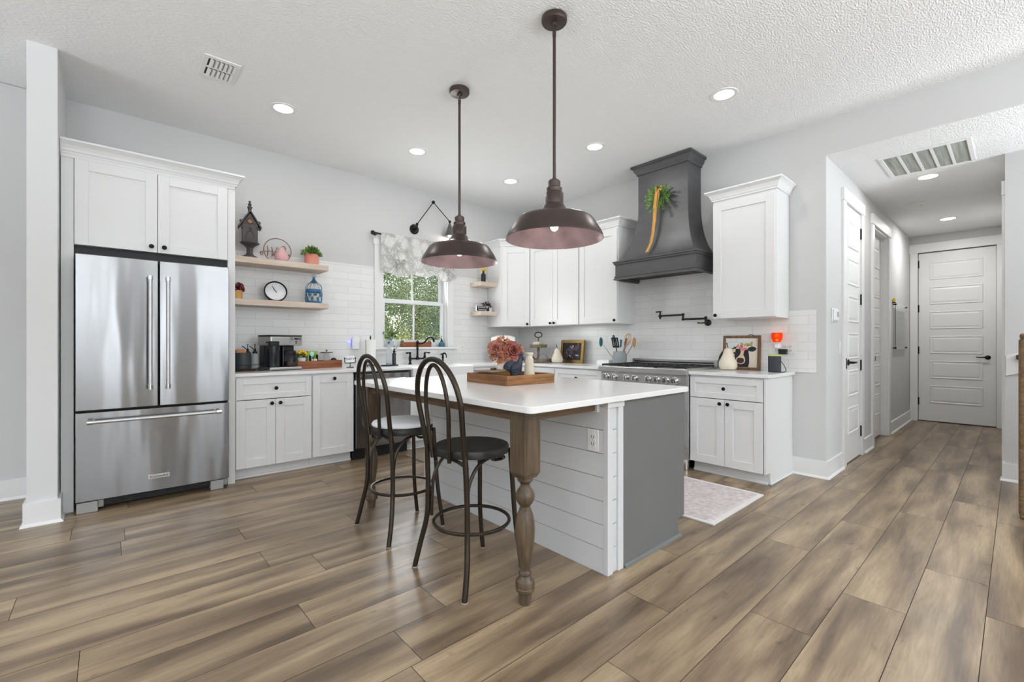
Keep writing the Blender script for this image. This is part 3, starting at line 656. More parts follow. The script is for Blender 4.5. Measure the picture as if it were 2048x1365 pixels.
# ---------------------------------------------------------------- range
T = thing('range', 'stainless steel gas range with six burners and eight knobs under the hood', 'range', (4.25, 2.5, 0))
ry0, ry1 = 2.012, 2.990
MB().box(3.975, ry0, .09, 4.60, ry1, .905).build('body', 'steel_flat', T, world=True)
mb = MB(); n = 10
pr_ = [(4.60,.905),(3.93,.905),(3.905,.895),(3.90,.89),(3.90,.93)] 
mb.prism([(3.925, .878), (3.918, .885), (3.918, .925), (3.925, .932), (4.60, .932), (4.60, .878)], ry0-.004, ry1+.004)
mb.v = [(x, z, y) for x, y, z in mb.v]; mb.f = [tuple(reversed(q)) for q in mb.f]
mb.build('cooktop_rim', 'steel_flat', T, world=True)
MB().box(3.945, ry0+.008, .775, 3.975, ry1-.008, .878).build('control_panel', 'steel_flat', T, world=True, bevel=.002)
for y in (2.905, 2.81, 2.665, 2.565, 2.415, 2.32, 2.225, 2.13):
    k = MB().lathe([(.034,0),(.034,.008),(.026,.012),(.026,.034),(.022,.040),(.001,.041)], (3.945, y, .822), 20, (-1,0,0)); k.box(3.897, y-.004, .800, 3.915, y+.004, .845)
    k.build('knob', 'chrome', T, world=True, smooth=True)
# cast iron grates
for i in range(3):
    y0 = ry0+.015+i*.318; y1 = y0+.31; g = MB(); zt = .955
    for y in (y0+.006, y1-.006): g.box(3.9505, y-.006, zt-.014, 4.5295, y+.006, zt-.0005)
    for x in (3.956, 4.24, 4.524): g.box(x-.006, y0+.0004, zt-.0145, x+.006, y1-.0004, zt)
    for cx in (4.10, 4.385):
        for a in range(8):
            a_ = a*pi/4; c_, s_ = math.cos(a_), math.sin(a_); g.tube([(cx+.045*c_, (y0+y1)/2+.045*s_, zt-.005), (cx+.13*c_, (y0+y1)/2+.13*s_, zt-.005)], .006, 6)
    for x in (3.956, 4.524):
        for y in (y0+.006, y1-.006): g.box(x-.005, y-.005, .932, x+.005, y+.005, zt-.013)
    g.build('burner_grate', 'dark', T, world=True)
    for cx in (4.10, 4.385): MB().lathe([(.05,0),(.05,.006),(.035,.008),(.035,.014),(.001,.015)], (cx, (y0+y1)/2, .932), 20).build('burner', 'dark', T, world=True, smooth=True)
mb = MB().box(4.555, ry0, .932, 4.608, ry1, .998); mb.build('back_guard', 'steel_flat', T, world=True, bevel=.003)
MB().box(4.552, ry0+.03, .962, 4.556, ry1-.03, .975).build('vent_slot', 'dark', T, world=True)
for y0, y1, nm in [(ry0+.01, ry0+.33, 'narrow_oven_door'), (ry0+.34, ry1-.01, 'oven_door')]:
    d = MB().box(3.945, y0, .20, 3.975, y1, .765).build(nm, 'steel_flat', T, world=True, bevel=.004)
    if 'narrow' in nm:
        yy = y0+.035; h = MB().cyl((3.89, yy, .255), (3.89, yy, .715), .010, 14)
        for z in (.262, .706): h.box(3.885, yy-.012, z-.010, 3.945, yy+.012, z+.010)
    else:
        h = MB().cyl((3.89, y0+.03, .71), (3.89, y1-.03, .71), .012, 14)
        for y in (y0+.06, y1-.06): h.cyl((3.945, y, .71), (3.89, y, .71), .009)
        MB().box(3.943, y0+.12, .33, 3.946, y1-.12, .60).build('window', 'dark', d, world=True)
    h.build('handle', 'chrome', d, world=True, smooth=True)
for y in (ry0+.035, ry1-.035):
    MB().lathe([(.026,0),(.026,.095)], (3.985, y, .004), 20).build('foot', 'chrome', T, world=True, smooth=True)
    MB().lathe([(.022,0),(.022,.09)], (4.53, y, .0), 16).build('foot', 'dark', T, world=True, smooth=True)
MB().box(4.03, ry0+.02, .02, 4.05, ry1-.02, .10).build('toe_panel', 'dark', T, world=True)

# ---------------------------------------------------------------- island
T = thing('kitchen_island', 'kitchen island with white shiplap seating side and grey painted end under a white quartz top', 'island', (2.1, 2.25, 0))
IX0, IX1, IY0, IY1 = 1.865, 2.64, 1.372, 3.13
rc = []
for cx_, cy_, a0 in [(1.30+.03, 1.34+.03, pi), (2.665-.03, 1.34+.03, 1.5*pi), (2.665-.03, 3.165-.03, 0), (1.30+.03, 3.165-.03, .5*pi)]:
    rc += [(cx_+.03*math.cos(a0+i*pi/10), cy_+.03*math.sin(a0+i*pi/10)) for i in range(6)]
MB().prism(rc, .8755, .9050).build('quartz_top', 'quartz', T, world=True, bevel=.004, seg=3)
mb = MB().box(1.99, IY0+.004, .105, IX1-.02, IY1-.004, .8753).box(1.99, IY0+.004, 0, IX1-.085, IY1-.004, .105); mb.build('cabinet_body', 'grey_paint', T, world=True)
mb = MB().prism([(1.995,0),(2.575,0),(2.575,.112),(2.648,.112),(2.648,.8753),(1.995,.8753)], IY0-.002, IY0+.012)
mb.v = [(x, z, y) for x, y, z in mb.v]; mb.f = [tuple(reversed(q)) for q in mb.f]
mb.build('grey_end_panel', 'grey_paint', T, world=True, bevel=.0015)
mb = MB().add([(2.0,IY0-.002,0),(2.0,IY0-.020,0),(2.0,IY0-.018,.010),(2.0,IY0-.010,.019),(2.0,IY0-.002,.021),(2.59,IY0-.002,0),(2.59,IY0-.020,0),(2.59,IY0-.018,.010),(2.59,IY0-.010,.019),(2.59,IY0-.002,.021)],
    [(0,4,3,2,1),(5,6,7,8,9)]+[(i,(i+1)%5,5+(i+1)%5,5+i) for i in range(5)]); mb.build('base_moulding', 'grey_paint', T, world=True)
fi = Fr((IX0+.018, 0, 0), (0,-1,0), (-1,0,0)); mb = MB()
for i in range(8):
    z0 = .0 if i == 0 else .008+i*.1205; z1 = min(.008+(i+1)*.1205-.003, .874)
    if z0 < .87: fbox(mb, fi, -IY1, -IY0-.018, z0, z1, -.005, .018)
mb.m = 1; fbox(mb, fi, -IY1, -IY0-.018, 0, .875, -.006, .0145)
mb.build('shiplap_panel', ['shiplap_white', 'groove'], T, world=True)
mb = MB().box(1.863, IY0-.006, 0, 1.905, IY0+.022, .8753).box(1.952, IY0-.006, 0, 1.997, IY0+.03, .8753).box(1.857, IY0-.012, .845, 1.999, IY0, .8753)
for i in range(8):
    z0 = .0 if i == 0 else .008+i*.1205; mb.box(1.905, IY0+.004, z0, 1.952, IY0+.02, min(.008+(i+1)*.1205-.003, .87))
mb.build('corner_trim', 'shiplap_white', T, world=True, bevel=.0015)
MB().box(1.866, IY1-.02, 0, 1.91, IY1+.006, .8753).build('corner_trim', 'shiplap_white', T, world=True, bevel=.0015)
# timber apron and brackets
mb = MB().box(1.372, 1.53, .820, 1.398, 3.02, .8753); mb.build('apron_rail', 'apron_wood', T, world=True)
mb = MB().box(1.44, 1.432, .826, 1.862, 1.458, .8753).box(1.44, 3.07, .826, 1.862, 3.095, .8753); mb.build('apron_rail', 'apron_wood_x', T, world=True)
MB().box(1.845, 1.42, .82, 1.865, 1.47, .8753).build('bracket', 'trim_white', T, world=True)
def island_leg(cx, cy):
    m_ = MB(); s = .048
    m_.box(cx-s, cy-s, .592, cx+s, cy+s, .8753)
    a = [(s,.592),(s*.72,.562)]
    m_.add([(cx-s,cy-s,.592),(cx+s,cy-s,.592),(cx+s,cy+s,.592),(cx-s,cy+s,.592),(cx-.036,cy-.036,.568),(cx+.036,cy-.036,.568),(cx+.036,cy+.036,.568),(cx-.036,cy+.036,.568)], [(0,1,5,4),(1,2,6,5),(2,3,7,6),(3,0,4,7),(7,6,5,4)])
    pr = [(.034,.57),(.036,.556),(.030,.550),(.022,.540),(.021,.532),(.024,.524),(.034,.512),(.0425,.494),(.0435,.482),(.041,.466),(.032,.450),(.024,.441),(.0225,.434),(.027,.428),(.027,.422),(.035,.405),
          (.042,.375),(.045,.340),(.0435,.300),(.038,.255),(.031,.210),(.026,.175),(.0235,.155),(.026,.147),(.030,.143),(.030,.135),(.024,.128),(.030,.118),(.041,.106),(.0445,.092),(.042,.078),(.044,.074),(.042,.062),(.032,.050),(.029,.030),(.027,0)]
    m_.lathe(pr[::-1], (cx, cy, 0), 32)
    m_.build('turned_leg', 'leg_wood', T, world=True, smooth=True, ang=28)
island_leg(1.397, 1.477); island_leg(1.397, 3.075)
def outlet_plate(fr, u, w, parent, name='outlet', hgt=.112, wd=.07, slots=1, label=None, cat='outlet', sw=0):
    mb = MB(); fbox(mb, fr, u-wd/2, u+wd/2, w-hgt/2, w+hgt/2, 0, .006)
    o = mb.build(name, 'trim_white', parent, bevel=.002, world=parent is not None)
    n_ = max(1, round(wd/.05)) if wd > .09 else 1
    for i in range(n_):
        uc = u + (i-(n_-1)/2)*.046
        if i < sw: m2 = MB(); fbox(m2, fr, uc-.016, uc+.016, w-.033, w+.033, .006, .009); m2.build('rocker_switch', 'trim_white', o, world=parent is not None, bevel=.001); continue
        m2 = MB(); fbox(m2, fr, uc-.017, uc+.017, w-.034, w+.034, .006, .008); r_ = m2.build('receptacle', 'trim_white', o, world=parent is not None)
        m3 = MB()
        for dz in (.018, -.018): fbox(m3, fr, uc-.009, uc-.006, w+dz-.006, w+dz+.006, .0075, .0086); fbox(m3, fr, uc+.006, uc+.009, w+dz-.006, w+dz+.006, .0075, .0086); fbox(m3, fr, uc-.002, uc+.002, w+dz-.012, w+dz-.008, .0075, .0086)
        m3.v and m3.build('slots', 'dark', o, world=parent is not None)
    if parent is None: tag(o, label, cat)
    return o
fs_ = Fr((IX0, 0, 0), (0,-1,0), (-1,0,0))
outlet_plate(fs_, -1.458, .672, T); outlet_plate(fs_, -3.07, .69, T)
outlet_plate(FA(WY-.009), 3.55, 1.10, None, wd=.125, sw=1, label='white switch and outlet plate on the tiles right of the window')
outlet_plate(FB(WX-.009), -3.035, 1.145, None, label='white outlet plate on the tiles above the utensil crock')
outlet_plate(FB(WX-.009), -1.44, 1.125, None, wd=.225, hgt=.115, sw=1, label='wide white outlet plate behind the wax warmer')
o = outlet_plate(Fr((0,HY,0),(1,0,0),(0,-1,0)), 5.06, 1.13, None, label='white light switch beside the pantry door', cat='light switch', sw=1, wd=.07)

# ---------------------------------------------------------------- stools
def make_stool(label, cushion):
    T = thing('bar_stool', label, 'stool')
    SM = 'stool_metal'; sz = .645
    # local: seat centre at origin, back towards -x
    for s in (-1, 1):   # rear legs splay outward and backwards near the floor
        MB().tube([(-.205, s*.222, .004), (-.18, s*.205, .13), (-.158, s*.178, .27), (-.155, s*.172, .42), (-.160, s*.170, .56), (-.165, s*.165, .66)], .0135, 12, smooth=5).build('leg', SM, T, smooth=True)
        MB().tube([(.200, s*.162, .004), (.185, s*.158, .12), (.168, s*.148, .27), (.160, s*.138, .45), (.150, s*.130, .63)], .0125, 12, smooth=5).build('leg', SM, T, smooth=True)
    mat_ = None
    for (x, y) in [(-.205,.222),(-.205,-.222),(.200,.162),(.200,-.162)]:
        MB().lathe([(.014,0),(.016,.002),(.015,.006)], (x, y, 0), 14).build('foot_pad', 'foot_pad', T, smooth=True)
    arch = lambda hw, zt, hwt, zb, xb, xt, e=0: None
    def hoop(hw0, hw1, zt, zb, xb, xt, r, nm):
        pts = []
        side = [(0, hw0), (.28, hw0*.45+hw1*.55), (.52, hw1)]
        P = []
        for t, hw in side: P.append((xb+(xt-xb)*t*.95, -hw, zb+(zt-zb)*t))
        n = 9
        for i in range(1, n):
            a = pi*i/n; t = .52+.48*math.sin(a); P.append((xb+(xt-xb)*t*.95, -hw1*math.cos(a), zb+(zt-zb)*t))
        for t, hw in side[::-1]: P.append((xb+(xt-xb)*t*.95, hw, zb+(zt-zb)*t))
        return MB().tube(P, r, 12, smooth=4).build(nm, SM, T, smooth=True)
    hoop(.165, .190, 1.095, .64, -.165, -.240, .0135, 'back_hoop')
    hoop(.074, .098, 1.066, .60, -.188, -.232, .0105, 'inner_hoop')
    MB().lathe([(.178,.612),(.190,.616),(.192,.645),(.188,.652),(.001,.650)], (0,0,0), 48).build('seat', 'stool_seat', T, smooth=True)
    MB().tube([(.188*math.cos(2*pi*i/40)*1.03, .188*math.sin(2*pi*i/40)*1.03, .262) for i in range(40)], .009, 10, closed=True).build('foot_ring', SM, T, smooth=True)
    for s in (-1, 1):
        MB().tube([(-.142, s*.158, .275), (-.140, s*.155, .40), (-.125, s*.150, .50), (-.070, s*.143, .575), (.01, s*.135, .603), (.08, s*.130, .600), (.118, s*.118, .585),
                   (.110, s*.095, .572), (.07, s*.09, .575), (.045, s*.11, .595), (.06, s*.135, .607)], .0085, 10, smooth=6).build('curved_brace', SM, T, smooth=True)
    MB().tube([(-.13, -.145, .57), (-.15, -.10, .600), (-.155, 0, .606), (-.15, .10, .600), (-.13, .145, .57)], .0085, 10, smooth=5).build('curved_brace', SM, T, smooth=True)
    b = MB()
    for s in (-1, 1): b.lathe([(.006,0),(.006,.01),(.001,.012)], (-.186, s*.08, .628), 10, (-1,0,0)).lathe([(.006,0),(.006,.01),(.001,.012)], (-.15, s*.155, .628), 10, (0, s, 0))
    b.build('bolts', SM, T, smooth=True)
    if cushion:
        MB().lathe([(.170,.652),(.186,.656),(.190,.665),(.182,.678),(.150,.688),(.001,.690)], (0,0,0), 48).build('seat_cushion', 'cushion', T, smooth=True, ang=80)['label'] = 'white padded seat cushion'
    return T
mat('foot_pad', (150, 142, 130), .6)
T = make_stool('bronze metal bar stool with a white seat pad, farther along the island', True); T.location = (1.397, 2.618, 0)
T = make_stool('bronze metal bar stool with a bare black seat, beside the nearest island leg', False); T.location = (1.397, 1.878, 0)
for o in bpy.data.objects:
    if o.name.startswith('bar_stool'): o['group'] = 'bar stools along the island'

# ---------------------------------------------------------------- pendants
def pendant(x, y, label):
    T = thing('pendant_lamp', label, 'pendant lamp', (x, y, 0), group='pendant lamps over the island')
    MB().lathe([(.072,H-.001),(.076,H-.006),(.076,H-.028),(.070,H-.036),(.020,H-.040),(.018,H-.055),(.001,H-.056)], n=36).build('canopy', 'pendant_outer', T, smooth=True)
    MB().tube([(.0,0,H-.055),(.007,0,H-.07),(0,0,H-.085),(-.007,0,H-.07),(0,0,H-.055)], .0025, 6).cyl((0,0,H-.115),(0,0,H-.08),.011).build('hook', 'pendant_outer', T, smooth=True)
    MB().cyl((0,0,2.135),(0,0,H-.11),.0095,16).build('stem', 'pendant_outer', T, smooth=True)
    MB().lathe([(.058,1.972),(.060,1.99),(.053,1.998),(.0535,2.058),(.050,2.066),(.045,2.070),(.046,2.092),(.042,2.097),(.036,2.100),(.0365,2.132),(.030,2.140),(.012,2.144),(.012,2.155),(.001,2.156)], n=36).build('socket_housing', 'pendant_outer', T, smooth=True)
    out = [(.2895,1.789),(.2885,1.795),(.279,1.820),(.258,1.856),(.237,1.889),(.226,1.904),(.211,1.914),(.17,1.923),(.122,1.933),(.098,1.943),(.082,1.957),(.069,1.974),(.060,1.990)]
    sh = MB().lathe(out, n=72, cap=False).build('shade', 'pendant_outer', T, smooth=True, ang=60)
    inn = [(.2895,1.789),(.2865,1.7925),(.276,1.818),(.255,1.852),(.234,1.884),(.223,1.899),(.209,1.909),(.168,1.918),(.12,1.928),(.094,1.937),(.05,1.940),(.001,1.941)]
    MB().lathe(inn, n=72, cap=False).build('shade_lining', 'pendant_inner', sh, smooth=True, ang=60)['label'] = 'coppery pink inside of the shade'
    MB().ball((0,0,1.868), .025, 18, 1.2).build('bulb', 'bulb_on', T, smooth=True)
    MB().cyl((0,0,1.895),(0,0,1.938),.02,16).build('bulb_socket', 'pendant_outer', T, smooth=True)
    lamp('pendant_light', 'POINT', (x, y, 1.825), energy=2.2, color=(1,.93,.85), shadow_soft_size=.03)
    return T
pendant(1.993, 2.835, 'bronze barn pendant lamp over the far end of the island')
pendant(1.972, 1.832, 'bronze barn pendant lamp over the near end of the island, hanging nearer')

# ---------------------------------------------------------------- recessed lights, vents, detector
def can(x, y, z, label, e=8.5, grp='recessed ceiling lights'):
    T = thing('recessed_light', label, 'ceiling light', (x, y, z), group=grp)
    MB().lathe([(.072,.0),(.072,-.004),(.098,-.005),(.101,0)][::-1], n=36, cap=False).build('trim_ring', 'trim_white', T, smooth=True)
    MB().lathe([(.001,-.003),(.073,-.003),(.073,-.0015),(.001,-.0015)][::-1], n=36, cap=False).build('diffuser', 'lamp_on', T)
    lamp('can_light', 'AREA', (x, y, z-.012), energy=e, color=(1,.985,.965), shape='DISK', size=.14)
for x, y, l in [(1.07, 4.03, 'round recessed ceiling light nearest the refrigerator'), (2.315, 4.03, 'round recessed ceiling light left of the far pendant stem'), (3.575, 4.03, 'round recessed ceiling light closest to the kitchen corner'),
                (3.565, 2.77, 'round recessed ceiling light near the range hood'), (3.568, 1.52, 'round recessed ceiling light high on the right above the white wall cabinet')]: can(x, y, H, l)
can(5.93, .578, HZ-.003, 'round recessed light next to the hallway return grille', 13, 'hallway ceiling lights'); can(8.12, .60, HZ-.003, 'round recessed light in front of the far hallway door', 26, 'hallway ceiling lights')
# kitchen supply vent with two banks of curved louvres
T = thing('ceiling_vent', 'small white supply vent on the kitchen ceiling above the refrigerator', 'vent', (.58, 3.76, H), group=None)
mb = MB(); a, b = .108, .155
mb.box(-a,-b,-.008,a,-b+.035,0).box(-a,b-.035,-.008,a,b,0).box(-a,-b+.035,-.008,-a+.03,b-.035,0).box(a-.03,-b+.035,-.008,a,b-.035,0).box(-a+.03,-.008,-.007,a-.03,.008,0)
mb.build('frame', 'trim_white', T, bevel=.002); MB().box(-a+.03,-b+.03,-.0018,a-.03,b-.03,-.0008).build('backing', 'dark', T)
for s in (-1, 1):
    for i in range(6):
        x = -.066+i*.0265; y0, y1 = (.008, b-.035) if s > 0 else (-b+.035, -.008)
        MB().grid(lambda u, v: (x+u*.022, y0+(y1-y0)*v, -.003-.009*math.sin(u*pi*.6)), 6, 1).build('louvre', 'trim_white', T, smooth=True)
# hallway return grille
T = thing('return_grille', 'large white return-air grille with a grey filter on the hallway ceiling', 'vent', (5.37, .53, HZ-.003))
ax, by = .335, .29; MBg = MB()
MBg.box(-ax,-by,-.01,ax,-by+.03,0).box(-ax,by-.03,-.01,ax,by,0).box(-ax,-by+.03,-.01,-ax+.03,by-.03,0).box(ax-.03,-by+.03,-.01,ax,by-.03,0)
MBg.build('frame', 'trim_white', T, bevel=.002)
mat('filter_grey', (176, 178, 170), .9, var=(9, .45, (.2, 4, 1)))
MB().box(-ax+.03,-by+.03,-.0016,ax-.03,by-.03,-.0008).build('filter', 'filter_grey', T)
for i in range(4): y = -by+.03+(i+1)*(2*by-.06)/5; MB().box(-ax+.03,y-.010,-.008,ax-.03,y+.010,-.002).build('crossbar', 'trim_white', T)
T = thing('smoke_detector', 'round white smoke detector on the hallway ceiling', 'smoke detector', (6.95, .77, HZ-.003))
MB().lathe([(.068,-.001),(.068,-.02),(.055,-.032),(.030,-.036),(.001,-.036)][::-1], n=32).build('housing', 'trim_white', T, smooth=True)
mat('yellow', (226, 200, 60), .5); MB().box(-.03,-.045,-.0365,.0,-.02,-.034).build('test_button', 'yellow', T)
# ================================================================ small things
CT = .914
mat('charcoal_ceramic', (48, 50, 53), .45); mat('amber_wood', (196, 140, 90), .5, var=(8, .2))
mat('leaf_green', (96, 132, 62), .55, var=(9, .3)); mat('leaf_light', (150, 178, 90), .55, var=(9, .3)); mat('leaf_dark', (52, 84, 44), .55, var=(9, .3))
mat('coral', (222, 142, 124), .4, var=(10, .08)); mat('pink_glaze', (214, 168, 168), .12); mat('hoop_brown', (128, 92, 84), .5)
mat('birdhouse', (84, 78, 76), .55, metal=.25, var=(8, .3)); mat('rust', (150, 104, 66), .6)
mat('burgundy', (108, 34, 46), .6, var=(20, .3)); mat('mustard', (198, 150, 88), .5, var=(10, .2))
mat('clock_face', (232, 233, 236), .3); mat('blue_enamel', (58, 112, 150), .4, var=(14, .25)); mat('cream_candle', (228, 222, 205), .6)
mat('yellow_petal', (236, 190, 20), .6); mat('white_pot', (236, 236, 232), .35); mat('lime', (150, 184, 116), .5); mat('mint', (170, 220, 196), .4)
mat('brushed_bronze', (120, 104, 84), .35, metal=.8); mat('paper', (238, 237, 234), .85, bump=(60, .2, .002)); mat('led_blue', (80, 90, 255), emit=((70, 80, 255), 1.6))
mat('white_plastic', (238, 238, 240), .35); mat('teal', (38, 96, 116), .35); mat('teal_utensil', (34, 92, 100), .45); mat('stoneware', (150, 156, 156), .6, var=(9, .15), bump=(30, .3, .002))
mat('cream_ceramic', (226, 216, 196), .45, var=(6, .12)); mat('glass_blue', (150, 200, 235), .05, trans=.9, ior=1.3); mat('charcoal_speaker', (52, 53, 58), .8, bump=(400, .4, .001))
mat('rose', (178, 112, 98), .6, var=(16, .3)); mat('rose_dark', (158, 84, 76), .6, var=(16, .3)); mat('peach', (204, 140, 106), .6, var=(16, .3)); mat('stem_brown', (78, 58, 44), .7)
mat('marble_vase', (214, 200, 188), .4, var=(14, .3)); mat('slate_blue', (48, 54, 66), .4, metal=.2, var=(12, .25)); mat('acrylic', (250, 252, 252), .05, trans=1, ior=1.08)
mat('gold', (150, 122, 72), .35, metal=.8, var=(12, .3)); mat('canvas_dark', (44, 44, 52), .7, var=(10, .5)); mat('plum', (88, 74, 82), .7); mat('canvas_cream', (226, 214, 198), .8)
mat('cow_black', (46, 44, 52), .8, var=(30, .3)); mat('cow_cream', (222, 200, 172), .8); mat('cow_nose', (70, 50, 48), .7, var=(40, .3)); mat('petal_pink', (226, 128, 132), .7); mat('petal_red', (206, 60, 82), .7)
mat('amber_glass', (232, 96, 40), .25, trans=.6, ior=1.1, emit=((255, 76, 18), .2)); mat('ribbon', (206, 152, 78), .55, var=(14, .2)); mat('leather', (206, 152, 98), .6)
mat('wicker', (118, 92, 62), .75, var=(38, .6, (1, 1, 1.6)), bump=(60, .6, .004)); mat('rug', (214, 203, 202), .95, var=(30, .32, (1, 1, 1)), bump=(220, .5, .003)); mat('rug_border', (222, 218, 216), .95, bump=(220, .5, .003))
mat('mat_taupe', (140, 126, 112), .9); mat('lcd', (150, 156, 152), .3); mat('purple_leaf', (74, 48, 66), .6, var=(14, .3)); mat('grey_cloth', (178, 178, 176), .85, var=(13, .35)); 
mat('soap_clear', (225, 230, 232), .08, trans=.75, ior=1.2); mat('brown_dark', (52, 38, 32), .5)
mat('metal_blend', (176, 176, 174), .28, metal=1)

def cone_leafs(mb, c, rad, n, L, W, r, up=.2, zs=1.0):
    c = Vector(c)
    for _ in range(n):
        d = rnd_unit(r); d.z = abs(d.z)*.9+up-.1; p = c + Vector((d.x*rad*r.uniform(.3,1), d.y*rad*r.uniform(.3,1), d.z*rad*zs*r.uniform(.3,1)))
        leafquad(mb, p, (d+rnd_unit(r)*.5), rnd_unit(r), L*r.uniform(.6,1.1), W)
    return mb

# ---- coffee corner: round black tray with canisters and soap bottles
TX, TY = .935, 4.745
T = thing('lazy_susan', 'black round turntable tray on a wooden foot, next to the refrigerator panel', 'tray', (TX, TY, CT))
MB().lathe([(.085,0),(.085,.012),(.02,.014)], n=36).build('wooden_foot', 'tray_wood', T, smooth=True)
MB().lathe([(.001,.014),(.125,.014),(.142,.020),(.144,.026),(.138,.026),(.124,.021),(.001,.021)], n=48, cap=False).build('tray_disc', 'dark', T, smooth=True)
MB().tube([(.140*math.cos(2*pi*i/40), .140*math.sin(2*pi*i/40), .062) for i in range(40)], .0022, 6, closed=True).build('wire_rail', 'black_metal', T, smooth=True)
zt = CT+.021
T = thing('crock', 'dark grey open crock holding a round wooden lid, on the turntable', 'crock', (.905, 4.70, zt))
MB().lathe([(.060,0),(.066,.006),(.068,.03),(.068,.150),(.064,.152),(.062,.149),(.062,.02),(.001,.012)], n=40).build('body', 'charcoal_ceramic', T, smooth=True)
MB().lathe([(.001,-.007),(.043,-.007),(.045,0),(.043,.007),(.001,.007)], (-.012,.0,.140), 28, (-.3,-.75,.35)).build('wooden_scoop', 'amber_wood', T, smooth=True)
T = thing('canister', 'tall dark canister with a wooden lid behind the open crock', 'canister', (.868, 4.835, zt))
MB().lathe([(.042,0),(.046,.006),(.046,.165)], n=36).build('body', 'charcoal_ceramic', T, smooth=True)
MB().lathe([(.047,.165),(.048,.178),(.001,.180)], n=36).build('lid', 'amber_wood', T, smooth=True)
def pump(T, z, side=-1, s=1.0, m='black_metal', ang=0):
    mb = MB(); mb.lathe([(.022*s,z),(.022*s,z+.018*s),(.012*s,z+.020*s),(.011*s,z+.045*s),(.004*s,z+.048*s),(.004*s,z+.085*s),(.010*s,z+.088*s),(.012*s,z+.092*s),(.001,z+.093*s)], n=16)
    c, q = math.cos(ang), math.sin(ang)
    mb.tube([(0,0,z+.032*s),(side*.022*s*c,side*.022*s*q,z+.050*s),(side*.045*s*c,side*.045*s*q,z+.072*s),(side*.052*s*c,side*.052*s*q,z+.070*s)], .0042*s, 8, smooth=3)
    mb.build('pump', m, T, smooth=True)
def soap(x, y, label):
    T = thing('soap_dispenser', label, 'soap dispenser', (x, y, zt), group='glass pump bottles on the turntable')
    MB().lathe([(.026,0),(.030,.004),(.030,.105),(.026,.125),(.014,.138),(.014,.145)], n=28).build('bottle', 'soap_clear', T, smooth=True)
    pump(T, .143, -1, .9); return T
soap(.972, 4.83, 'left glass bottle with a black pump, behind the crock'); soap(1.020, 4.775, 'right glass bottle with a black pump, nearest the coffee maker')

# ---- coffee maker (local: front towards -y)
T = thing('coffee_maker', 'black and stainless dual coffee maker with glass carafe', 'coffee maker', (1.242, 4.748, CT), math.radians(14))
w2 = .158
MB().box(-w2,-.095,0,w2,.135,.032).build('base', 'metal_blend', T, bevel=.008)
MB().box(-w2+.004,-.098,0,w2-.004,.136,.006).build('base_foot', 'dark', T)
MB().box(-w2+.012,.03,.03,w2-.012,.13,.236).box(-.014,-.05,.03,.004,.032,.236).build('body', 'gloss_dark', T, bevel=.012, seg=3)
MB().lathe([(.050,.032),(.053,.05),(.053,.236)], (-.085,-.012,0), 32, sx=1.15, sy=1.2).build('single_serve_column', 'gloss_dark', T, smooth=True)
MB().box(-w2,-.100,.235,w2,.135,.326).build('brew_head', 'metal_blend', T, bevel=.012, seg=3)
MB().box(-w2+.002,-.098,.326,w2-.002,.135,.336).build('lid', 'dark', T, bevel=.004)
MB().box(-w2-.002,-.104,.236,-w2+.085,-.06,.278).build('pod_holder', 'dark', T, bevel=.006)
MB().cyl((-w2-.022,-.08,.265),(-w2,-.08,.265),.007).ball((-w2-.022,-.08,.265),.009).build('pod_lever', 'dark', T, smooth=True)
MB().box(.03,-.1035,.242,.145,-.099,.322).build('control_panel', 'grey_plastic', T, bevel=.001)
mb = MB().box(.070,-.1055,.293,.112,-.103,.310)
for sx_ in (.037, .118):
    for z in (.290, .305): mb.box(sx_,-.1055,z,sx_+.022,-.103,z+.006)
mb.box(.082,-.1055,.270,.098,-.103,.280).box(.084,-.1055,.254,.096,-.103,.262); mb.build('buttons', 'dark', T)
c = (.075,-.035,0)
MB().lathe([(.050,.036),(.060,.045),(.062,.09),(.056,.135),(.044,.158),(.046,.170)], c, 32, cap=False).build('carafe', 'glass_clear', T, smooth=True)
MB().lathe([(.001,.038),(.054,.038),(.058,.05),(.060,.085),(.001,.086)], c, 32).build('coffee', 'brown_dark', T, smooth=True)
MB().lathe([(.048,.165),(.048,.182),(.03,.188),(.001,.189)], c, 28).lathe([(.0635,.128),(.0635,.138)], c, 28, cap=False).build('carafe_lid', 'dark', T, smooth=True)
MB().tube([(.075,-.082,.165),(.075,-.118,.160),(.075,-.122,.11),(.075,-.098,.075)], .008, 8, smooth=4).build('carafe_handle', 'dark', T, smooth=True)

# ---- wooden tray box with bits
A0 = Vector((1.395, 4.765)); B0 = Vector((1.872, 4.848)); dv = (B0-A0); rz = math.atan2(dv.y, dv.x); Lb = dv.length
T = thing('wooden_tray', 'rustic brown wooden tray box on the counter right of the coffee maker', 'tray', (A0.x, A0.y, CT), rz)
mb = MB().box(0,0,0,Lb,.014,.078).box(0,.146,0,Lb,.16,.078).box(0,.014,0,.014,.146,.095).box(Lb-.014,.014,0,Lb,.146,.078).box(.014,.014,.004,Lb-.014,.146,.014)
mb.build('box', 'box_wood', T, bevel=.002)
def onbox(u, v, z=.014): return (A0.x+u*math.cos(rz)-v*math.sin(rz), A0.y+u*math.sin(rz)+v*math.cos(rz), CT+z)
T = thing('potted_flowers', 'small white pot of yellow flowers in the wooden tray box', 'plant', onbox(.07, .07))
MB().lathe([(.034,0),(.040,.05),(.043,.098),(.038,.098),(.036,.07),(.001,.07)], n=28).build('pot', 'white_pot', T, smooth=True)
r = random.Random(3); mb = MB(); cone_leafs(mb, (0,0,.09), .045, 60, .03, .012, r); mb.build('leaves', 'leaf_dark', T)
mb = MB()
for i in range(26):
    d = rnd_unit(r); mb.ball((d.x*.052, d.y*.052, .118+abs(d.z)*.045), .015, 8, .8)
mb.build('blooms', 'yellow_petal', T, smooth=True)
